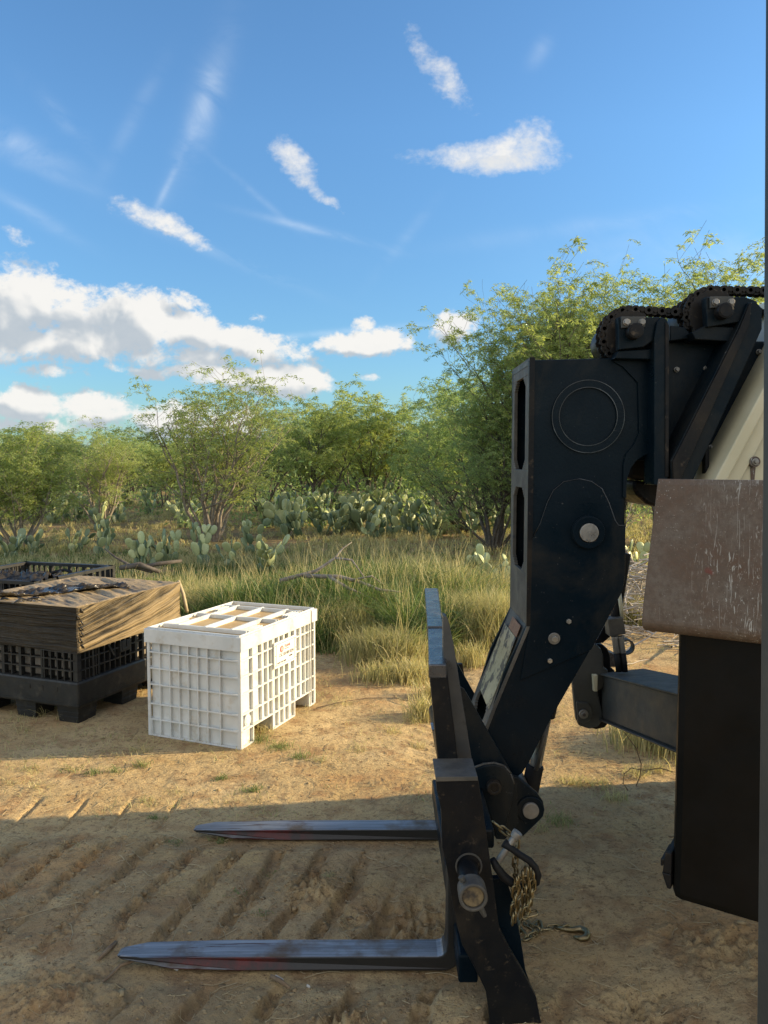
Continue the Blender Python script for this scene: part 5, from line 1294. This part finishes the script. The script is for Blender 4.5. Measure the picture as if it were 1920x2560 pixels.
d = Y - edge_y(X); hN = fbm(X, Y, .9, 3, .55, 14)
tuf = sstep(.40, .62, fbm(X, Y, 2.6, 3, .6, 23)); Hh = (.14 + .36 * sstep(0, 1.0, d)) * (.20 + .65 * hN + .95 * tuf) * rn.uniform(.5, 1.25, len(X)) * (1 - .78 * sstep(11.2, 13.6, Y + .8 * np.abs(X - .6) * .6))
mound = np.exp(-(((X - .7) / 1.7) ** 2 + ((Y - 12.6) / 1.5) ** 2)); Hh = Hh * (1 + .45 * mound)
dryn = fbm(X, Y, .55, 4, .6, 44)
tone = -.08 + .58 * sstep(.48, .68, dryn) + .34 * T_ ** 2 + .30 * sstep(1.6, 3.2, X) + .35 * np.exp(-((d - .2) / .5) ** 2) - .32 * sstep(.2, -1.2, X) - .12 + .25 * mound  # blade tone carries tree shade on the left and sunlight on the mound
parts = [blades(X, Y, Hh, tone, .015, .95, 2)]
# seed stalks, taller and straw coloured
k_ = rn.uniform(0, 1, len(X)) < .05
parts.append(blades(X[k_], Y[k_], Hh[k_] * 1.25 + .22, np.full(k_.sum(), .95), .006, .28, 3))
# dry standing clumps behind and beside the white crate, and behind the fork carriage
def clump(cx, cy, r, n_, h, tn, seed, w=.008, bend=.45):
    rn = np.random.RandomState(seed); X = rn.normal(cx, r * .5, n_); Y = rn.normal(cy, r * .4, n_)
    return blades(X, Y, h * rn.uniform(.45, 1.15, n_), np.clip(rn.normal(tn, .2, n_), 0, 1), w, bend, seed + 1)
for j, (px, py, r, n_, h, tn) in enumerate([(500, 1560, .4, 900, .62, .8), (460, 1530, .35, 500, .6, .7), (560, 1545, .35, 500, .5, .7), (860, 1600, .45, 1500, .55, .6), (940, 1650, .35, 1200, .42, .6), (1000, 1660, .35, 1200, .38, .7),
        (1040, 1700, .25, 600, .25, .8), (960, 1700, .25, 500, .22, .7), (1240, 1610, .45, 2200, .72, .65), (1150, 1590, .35, 900, .6, .6), (1300, 1600, .35, 1200, .6, .75), (1180, 1660, .2, 300, .3, .7), (1060, 1790, .15, 260, .25, .8), (1075, 1740, .15, 200, .2, .8), (1650, 1860, .35, 900, .3, .75), (1720, 1880, .3, 600, .32, .8),
        (1600, 1560, .4, 700, .45, .6)]):
    c_ = G(px, py); parts.append(clump(c_.x, c_.y, r, n_, h, tn, 100 + j))
grass_object('tall_grass', parts, M['grass'], 'tall green and straw coloured grass in front of the mesquites')
# short dry grass and weeds further back
def back_d(X, Y): return .35 + .65 * sstep(.42, .58, fbm(X, Y, .35, 3, .5, 91))
X, Y, T_, rn = scatter(150000, -24, 24, 15.5, 44, 8, back_d)
Hh = rn.uniform(.05, .22, len(X)); tone = .25 + .6 * fbm(X, Y, .4, 3, .5, 62) + .35 * T_
grass_object('dry_grass', [blades(X, Y, Hh, tone, .022, .5, 9)], M['grass'], 'short dry grass under and between the mesquites')
# little green and dry tufts on the bare earth
parts = []
spots = [(175, 1925, .10, 60, .09, .3), (230, 1935, .07, 60, .09, .2), (290, 1930, .08, 70, .10, .25), (355, 1915, .08, 80, .11, .3), (340, 1875, .06, 20, .14, .9), (360, 1880, .05, 16, .12, .9),
         (555, 1945, .07, 90, .07, .1), (630, 1975, .08, 110, .08, .1), (390, 2045, .07, 80, .045, .05), (440, 2110, .07, 70, .045, .05), (550, 2100, .07, 70, .06, .1), (600, 2240, .08, 70, .035, .0), (655, 2295, .07, 60, .035, .0), (680, 2180, .06, 50, .035, .0), (820, 2200, .06, 50, .04, .3),
         (370, 2000, .09, 50, .08, .7), (440, 1980, .1, 50, .06, .8), (80, 1925, .12, 60, .09, .8), (30, 1960, .1, 40, .07, .8), (100, 1970, .1, 40, .07, .8),
         (650, 1850, .14, 160, .10, .15), (700, 1868, .14, 150, .10, .1), (750, 1895, .12, 120, .09, .1), (660, 1830, .1, 60, .16, .85), (620, 1830, .08, 50, .2, .9), (790, 1905, .1, 60, .08, .7),
         (1400, 2060, .12, 120, .10, .3), (1360, 2080, .1, 60, .07, .6), (1430, 1960, .14, 200, .10, .85), (1500, 1965, .14, 160, .10, .8), (1540, 2000, .12, 120, .12, .8), (1590, 1940, .12, 120, .13, .7), (1640, 1930, .12, 120, .14, .8),
         (85, 1730, .12, 40, .2, .8), (105, 1790, .05, 12, .25, .95), (140, 1800, .05, 10, .22, .95), (60, 1830, .08, 20, .1, .8), (900, 1880, .1, 60, .07, .8), (980, 1830, .1, 70, .1, .8), (1050, 1860, .1, 60, .1, .85), (860, 1760, .1, 50, .07, .8), (1040, 1800, .1, 100, .16, .8), (190, 2120, .1, 20, .05, .8)]
for j, (px, py, r, n_, h, tn) in enumerate(spots):
    c_ = G(px, py); parts.append(clump(c_.x, c_.y, r * .8, int(n_ * .9), h * .72, tn, 300 + j, .0045, 1.0))
rn = np.random.RandomState(77); n_ = 5200; X = rn.uniform(-4.5, 4.5, n_); Y = rn.uniform(4.6, 9.2, n_); k_ = fbm(X, Y, 1.8, 3, .6, 8) > .53; X, Y = X[k_], Y[k_]
X = np.repeat(X, 4) + rn.normal(0, .04, len(X) * 4); Y = np.repeat(Y, 4) + rn.normal(0, .04, len(Y) * 4)
parts.append(blades(X, Y, rn.uniform(.015, .07, len(X)), np.clip(rn.normal(.75, .25, len(X)), 0, 1), .005, 1.0, 78))
grass_object('tufts', parts, M['grass'], 'small weedy tufts growing on the bare earth')
# straw and stems lying on the dirt
rn = np.random.RandomState(5); st = MB(); rg = random.Random(8)
for i in range(2400):
    if i < 1750: x_, y_ = rg.uniform(-2.4, 2.4), rg.uniform(2.6, 6.2)
    else: x_, y_ = rg.uniform(-3, 3.5), rg.uniform(6, 9.5)
    L_ = rg.expovariate(1 / .05) + .02; L_ = min(L_, .30); a = rg.uniform(0, 6.283); c_ = rg.uniform(-1.2, 1.2); pts = []
    for t in range(4):
        q = a + c_ * t / 3; x_ += math.cos(q) * L_ / 3; y_ += math.sin(q) * L_ / 3
        pts.append((x_, y_))
    zz = ground_h(np.array([p[0] for p in pts]), np.array([p[1] for p in pts]))
    r_ = rg.choice((.0009, .0012, .0018)); st.tube([(p[0], p[1], z + r_ + .002 + rg.uniform(0, .006)) for p, z in zip(pts, zz)], r_, 3, cap=False)
tag(st.build('straw_litter', M['straw'], None), 'bits of straw scattered on the dirt', 'straw', kind='stuff')
# clods and crumbs of dry earth
def clods(n_, seed):
    rn = np.random.RandomState(seed); ico = bmesh.new(); bmesh.ops.create_icosphere(ico, subdivisions=1, radius=1)
    bv = np.array([tuple(v.co) for v in ico.verts]); bf = np.array([[v.index for v in f.verts] for f in ico.faces]); ico.free()
    X = rn.uniform(-2.3, 2.2, n_ * 6); Y = rn.uniform(2.45, 6.5, n_ * 6); _, _, a, b, c = bands(X, Y)
    ga = lugs((X - .30 * (Y - 4)) / .25, .34, .16); pr = .05 + .5 * a * (.4 + ga) + .35 * b
    k_ = rn.uniform(0, 1, len(X)) < pr; X, Y = X[k_][:n_], Y[k_][:n_]; n_ = len(X)
    s = rn.exponential(.0029, n_) + .0013; s = np.minimum(s, .019)
    V_ = bv[None] * (1 + rn.uniform(-.5, .35, (n_, len(bv), 1))) * s[:, None, None] * rn.uniform(.6, 1.3, (n_, 1, 3)) * np.array([1.25, 1, .55])
    V_ = V_ + np.stack([X, Y, ground_h(X, Y) - s * .02], -1)[:, None, :]
    F_ = bf[None] + (np.arange(n_) * len(bv))[:, None, None]
    return np_mesh('clods', V_.reshape(-1, 3), F_.reshape(-1, 3))
tag(link('clods', clods(15000, 4), M['clod']), 'crumbs and clods of dry earth along the wheel tracks', 'clods', kind='stuff')

# ------------------------------------------------------------------ prickly pears
def pear_mesh(seed, levels=3, first=4, size=.24):
    rg = random.Random(seed); Vs = []; Fs = []; Ts = []
    def pad(base, up, nrm, h, w, tn):
        up = up.normalized(); nrm = (nrm - up * nrm.dot(up)).normalized(); sd = up.cross(nrm); k = len(Vs)
        m_, q = 10, 14
        for i in range(m_ + 1):
            t = i / m_; ph = math.pi * t; rr_ = math.sin(ph) ** .9 * (.72 + .42 * t); zz = (1 - math.cos(ph)) / 2 * h
            for j in range(q):
                a = 2 * math.pi * j / q
                Vs.append(tuple(base + up * zz + sd * (math.cos(a) * rr_ * w / 2) + nrm * (math.sin(a) * max(rr_, .1) * .022 * (h / .24)))); Ts.append(tn)
        for i in range(m_):
            for j in range(q): Fs.append((k + i * q + j, k + i * q + (j + 1) % q, k + (i + 1) * q + (j + 1) % q, k + (i + 1) * q + j))
        return base, up, nrm, sd, h, w
    def grow(p, lvl):
        base, up, nrm, sd, h, w = p
        if lvl >= levels: return
        for _ in range(rg.choice((1, 1, 1, 2, 2)) if lvl else rg.choice((1, 2, 3))):
            a = rg.uniform(-.95, .95); t = math.cos(a); b2 = base + up * (h * (.5 + .46 * t)) + sd * (math.sin(a) * w * .46)
            nu = (up * (math.cos(a) + .25) + sd * math.sin(a) * .9 + nrm * rg.uniform(-.4, .4) + Vector((0, 0, .25))).normalized()
            nn = (nrm + sd * rg.uniform(-.8, .8) + Vector((rg.uniform(-.7, .7), rg.uniform(-.7, .7), 0)) * 1.3)
            hh = h * rg.uniform(.78, 1.05); grow(pad(b2, nu, nn, hh, hh * rg.uniform(.68, .86), (rg.uniform(.55, 1) if rg.random() < .5 else rg.uniform(0, .38))), lvl + 1)
    for _ in range(first):
        a = rg.uniform(0, 6.283); r_ = rg.uniform(.01, .16); h = size * rg.uniform(.85, 1.15)
        an = rg.uniform(0, 6.283)
        grow(pad(Vector((math.cos(a) * r_, math.sin(a) * r_, -.03)), Vector((math.cos(a) * .4, math.sin(a) * .4, 1)), Vector((math.cos(an), math.sin(an), 0)), h, h * rg.uniform(.7, .85), rg.uniform(0, .4)), 1)
    me = np_mesh('prickly_pear', Vs, Fs, Ts, smooth=True); me.materials.append(M['cactus']); return me
PM = [pear_mesh(100 + i, 3, 3 + i % 3, .30) for i in range(6)] + [pear_mesh(200 + i, 4, 4, .31) for i in range(3)]
PG = 'prickly pears'
def pear(k, x, y, s, rz, label, group=PG):
    o_ = bpy.data.objects.new('prickly_pear', PM[k]); C.objects.link(o_); o_.location = (x, y, gz(x, y)); o_.rotation_euler = (0, 0, rz); o_.scale = (s, s, s)
    return tag(o_, label, 'cactus', group)
for (k, px, py, s, rz, lb, dy) in [
        (7, 678, 1440, 1.15, 1.0, 'tall prickly pear behind the white crate, its pads stacked in a column', 0),
        (6, 620, 1400, 1.0, 2.0, 'prickly pear with broad pale pads left of the tall stacked one', 1.0),
        (0, 580, 1425, .85, 4.0, 'low prickly pear half sunk in the grass, beside the broad pale pads', 0),
        (6, 500, 1420, 1.1, .5, 'bluish prickly pear at the foot of the young tall mesquite', 0),
        (1, 425, 1410, 1.05, 3.1, 'prickly pear with one large lit pad left of the young mesquite stems', 0),
        (2, 370, 1415, .95, 1.4, 'dark shaded prickly pear beside the fallen log', -.3),
        (8, 232, 1395, 1.1, 2.6, 'sunlit prickly pear with many yellow green pads above the black crates', .5),
        (3, 165, 1385, .95, .3, 'prickly pear in dry brush right of the pale stemmed shrub', .5),
        (4, 80, 1395, .9, 5.2, 'prickly pear at the foot of the pale stemmed shrub', 0),
        (5, 20, 1400, 1.0, .9, 'prickly pear at the left edge behind the open crate', 0),
        (7, 1255, 1480, 1.0, 3.3, 'shaded blue green prickly pear right behind the boom', 0),
        (2, 1215, 1468, .95, 2.9, 'shaded prickly pear between the fork carriage and the boom', .2),
        (1, 1592, 1435, .95, 1.9, 'small prickly pear in the gap between boom and rusty plate', 0),
        (8, 1440, 1330, 1.1, .4, 'prickly pear hidden behind the telehandler boom', 0)]:
    c_ = G(px, py); pear(k, c_.x, c_.y + dy, s * .84, rz, lb)
BP = 'prickly pears of the crowded bed'
rr = random.Random(31)
for i in range(84):
    px = rr.uniform(650, 1290); py = 1268 + rr.random() ** 1.1 * 80 - (abs(px - 930) / 330) * 8
    c_ = G(px, py); pear(rr.randrange(9), c_.x, c_.y, rr.uniform(.85, 1.4), rr.uniform(0, 6), 'prickly pear in the crowded bed under the mesquites', BP)
for i in range(14):
    px = rr.uniform(120, 480); py = rr.uniform(1265, 1330); c_ = G(px, py)
    pear(rr.randrange(9), c_.x, c_.y, rr.uniform(.9, 1.35), rr.uniform(0, 6), 'prickly pear in the shade below the left mesquites', 'prickly pears in the left shade')

# ------------------------------------------------------------------ dead wood
def branch_obj(name, px_pts, rads, label, cat, mat_='dead', side=(), h=.05):
    mb = MB(); pts = []
    for q in px_pts:
        if len(q) == 3: x_, z_ = P(q[0], q[1], q[2]); pts.append((x_, q[2], z_))
        else: g0 = G(q[0], q[1], h); pts.append(tuple(g0))
    mb.tube(pts, rads, 8)
    for sp_, sr in side:
        sp = []
        for q in sp_:
            if len(q) == 3: x_, z_ = P(q[0], q[1], q[2]); sp.append((x_, q[2], z_))
            else: sp.append(tuple(G(q[0], q[1], h)))
        mb.tube(sp, sr, 6)
    return tag(mb.build(name, M[mat_], None), label, cat)
branch_obj('fallen_branch', [(700, 1452, 10.2), (790, 1428, 10.4), (838, 1395, 10.5), (858, 1370, 10.6), (880, 1355, 10.6)], [.03, .025, .018, .011, .005], 'grey forked fallen branch lying in the tall grass behind the white crate', 'branch',
           side=[([(838, 1395, 10.5), (880, 1400, 10.4), (905, 1435, 10.3), (915, 1450, 10.2)], [.018, .014, .010, .005]), ([(760, 1440, 10.3), (850, 1442, 10.2), (900, 1455, 10.1), (950, 1475, 9.9), (1005, 1480, 9.8)], [.03, .028, .022, .02, .008]), ([(820, 1440, 10.2), (870, 1470, 10.0), (940, 1500, 9.8)], [.025, .02, .01]), ([(880, 1450, 10.1), (930, 1440, 10.1), (960, 1462, 10.1)], [.014, .012, .004])])
branch_obj('fallen_log', [(352, 1418, 12.6), (400, 1409, 12.7), (455, 1402, 12.8)], [.03, .035, .025], 'fallen log among the prickly pears behind the wrapped crate', 'log', 'barkdark',
           side=[([(262, 1372, 12.8), (290, 1394, 12.7), (330, 1416, 12.5), (380, 1430, 12.4)], [.010, .02, .03, .025]), ([(300, 1420, 12.4), (350, 1412, 12.4), (400, 1430, 12.4)], [.04, .05, .03])])
branch_obj('leaning_stick', [(446, 1452, 7.75), (458, 1485, 7.7), (468, 1530, 7.6)], [.016, .018, .016], 'mossy stick leaning on the wrapped crate', 'stick', 'straw')
branch_obj('root', [(235, 2470), (270, 2445), (300, 2415), (350, 2396), (386, 2392)], [.003, .006, .008, .006, .003], 'thin root sticking out of the dirt at the near fork tip', 'root', 'root', h=.012,
           side=[([(245, 2400), (270, 2375), (290, 2355)], [.006, .012, .009])])
branch_obj('pale_stem', [(178, 2195), (180, 2225), (188, 2262), (195, 2285)], [.002, .003, .003, .002], 'thin pale curved stem lying on the tyre tracks', 'stem', 'straw', h=.012)
branch_obj('twig', [(345, 2485), (360, 2510), (385, 2538)], [.002, .003, .002], 'short crooked twig near the bottom edge', 'twig', 'root', h=.01)
branch_obj('wire', [(1560, 1830, 4.6), (1590, 1870, 4.6), (1603, 1910, 4.6), (1600, 1940, 4.7), (1590, 1965, 4.8)], [.003] * 5, 'thin bent vine hanging below the stabilizer arm', 'vine', 'root',
           side=[([(1683, 1930, 4.75), (1650, 1920, 4.8), (1610, 1926, 4.8), (1578, 1920, 4.8), (1560, 1935, 4.8), (1558, 1958, 4.8), (1570, 1976, 4.8)], [.003] * 7)])
branch_obj('long_vine', [(790, 1770), (850, 1755), (920, 1745), (990, 1745), (1050, 1760), (1085, 1765)], [.004] * 6, 'long dark vine lying on the sunlit dirt right of the white crate', 'vine', 'root', h=.02)
branch_obj('wood_chip', [(677, 2440), (700, 2452), (725, 2470)], [.008, .010, .006], 'brown splinter of wood beside the pale chip', 'splinter', 'root', h=.012)
def chip(px, py, s, label):
    g0 = G(px, py, .012); mb = MB(); mb.box(-s, s, -s * .35, s * .35, -.006, .006); o_ = mb.build('bark_chip', M['pale_chip'], None, .003)
    o_.location = (g0.x, g0.y, gz(g0.x, g0.y) + .010); o_.rotation_euler = (.1, .15, -.5); tag(o_, label, 'chip', 'pale chips on the dirt')
chip(697, 2441, .022, 'pale chip lying in the rut below the near fork'); chip(438, 2412, .016, 'pale chip close below the near fork tip'); chip(771, 2467, .009, 'small pale chip right of the wood splinter')
# pile of cut dry sticks behind the boom
rg = random.Random(77); mb = MB(); c_ = G(1640, 1600)
for i in range(950):
    x_ = c_.x + rg.gauss(.2, .85); y_ = c_.y + 1.2 + rg.gauss(0, .7); ht = .95 * math.exp(-((x_ - c_.x - .3) / 1.2) ** 2 - ((y_ - c_.y - 1.2) / 1.0) ** 2)
    z_ = rg.uniform(.0, 1) * ht + .02; a = rg.gauss(0, .7) + (0 if rg.random() < .7 else 1.5); L_ = rg.uniform(.25, .9); e_ = rg.gauss(0, .28); p = Vector((x_, y_, z_)); d = Vector((math.cos(a) * math.cos(e_), math.sin(a) * math.cos(e_) * .7, math.sin(e_)))
    pts = [p.copy()]
    for t in range(3): d = (d + Vector((rg.gauss(0, .16), rg.gauss(0, .16), rg.gauss(-.03, .12)))).normalized(); p = p + d * L_ / 3; p.z = max(.01, p.z); pts.append(p.copy())
    r_ = rg.choice((.004, .005, .007, .012)); mb.tube(pts, [r_, r_, r_ * .8, r_ * .5], 4, cap=False)
tag(mb.build('brush_pile', M['drystick'], None), 'grey pile of dry cut branches between the boom and the rusty plate', 'brush pile', kind='stuff')
mb, _ = make_tree(91, 2.6, 1.3, 4, (-.4, 0), dead=True); dm = raw_mesh('dead_bush', mb); dm.materials.append(M['dead'])
o_ = bpy.data.objects.new('dead_bush', dm); C.objects.link(o_); o_.location = (5.0, 14.2, 0); tag(o_, 'bare grey branches of a dead bush seen right behind the boom', 'bush')
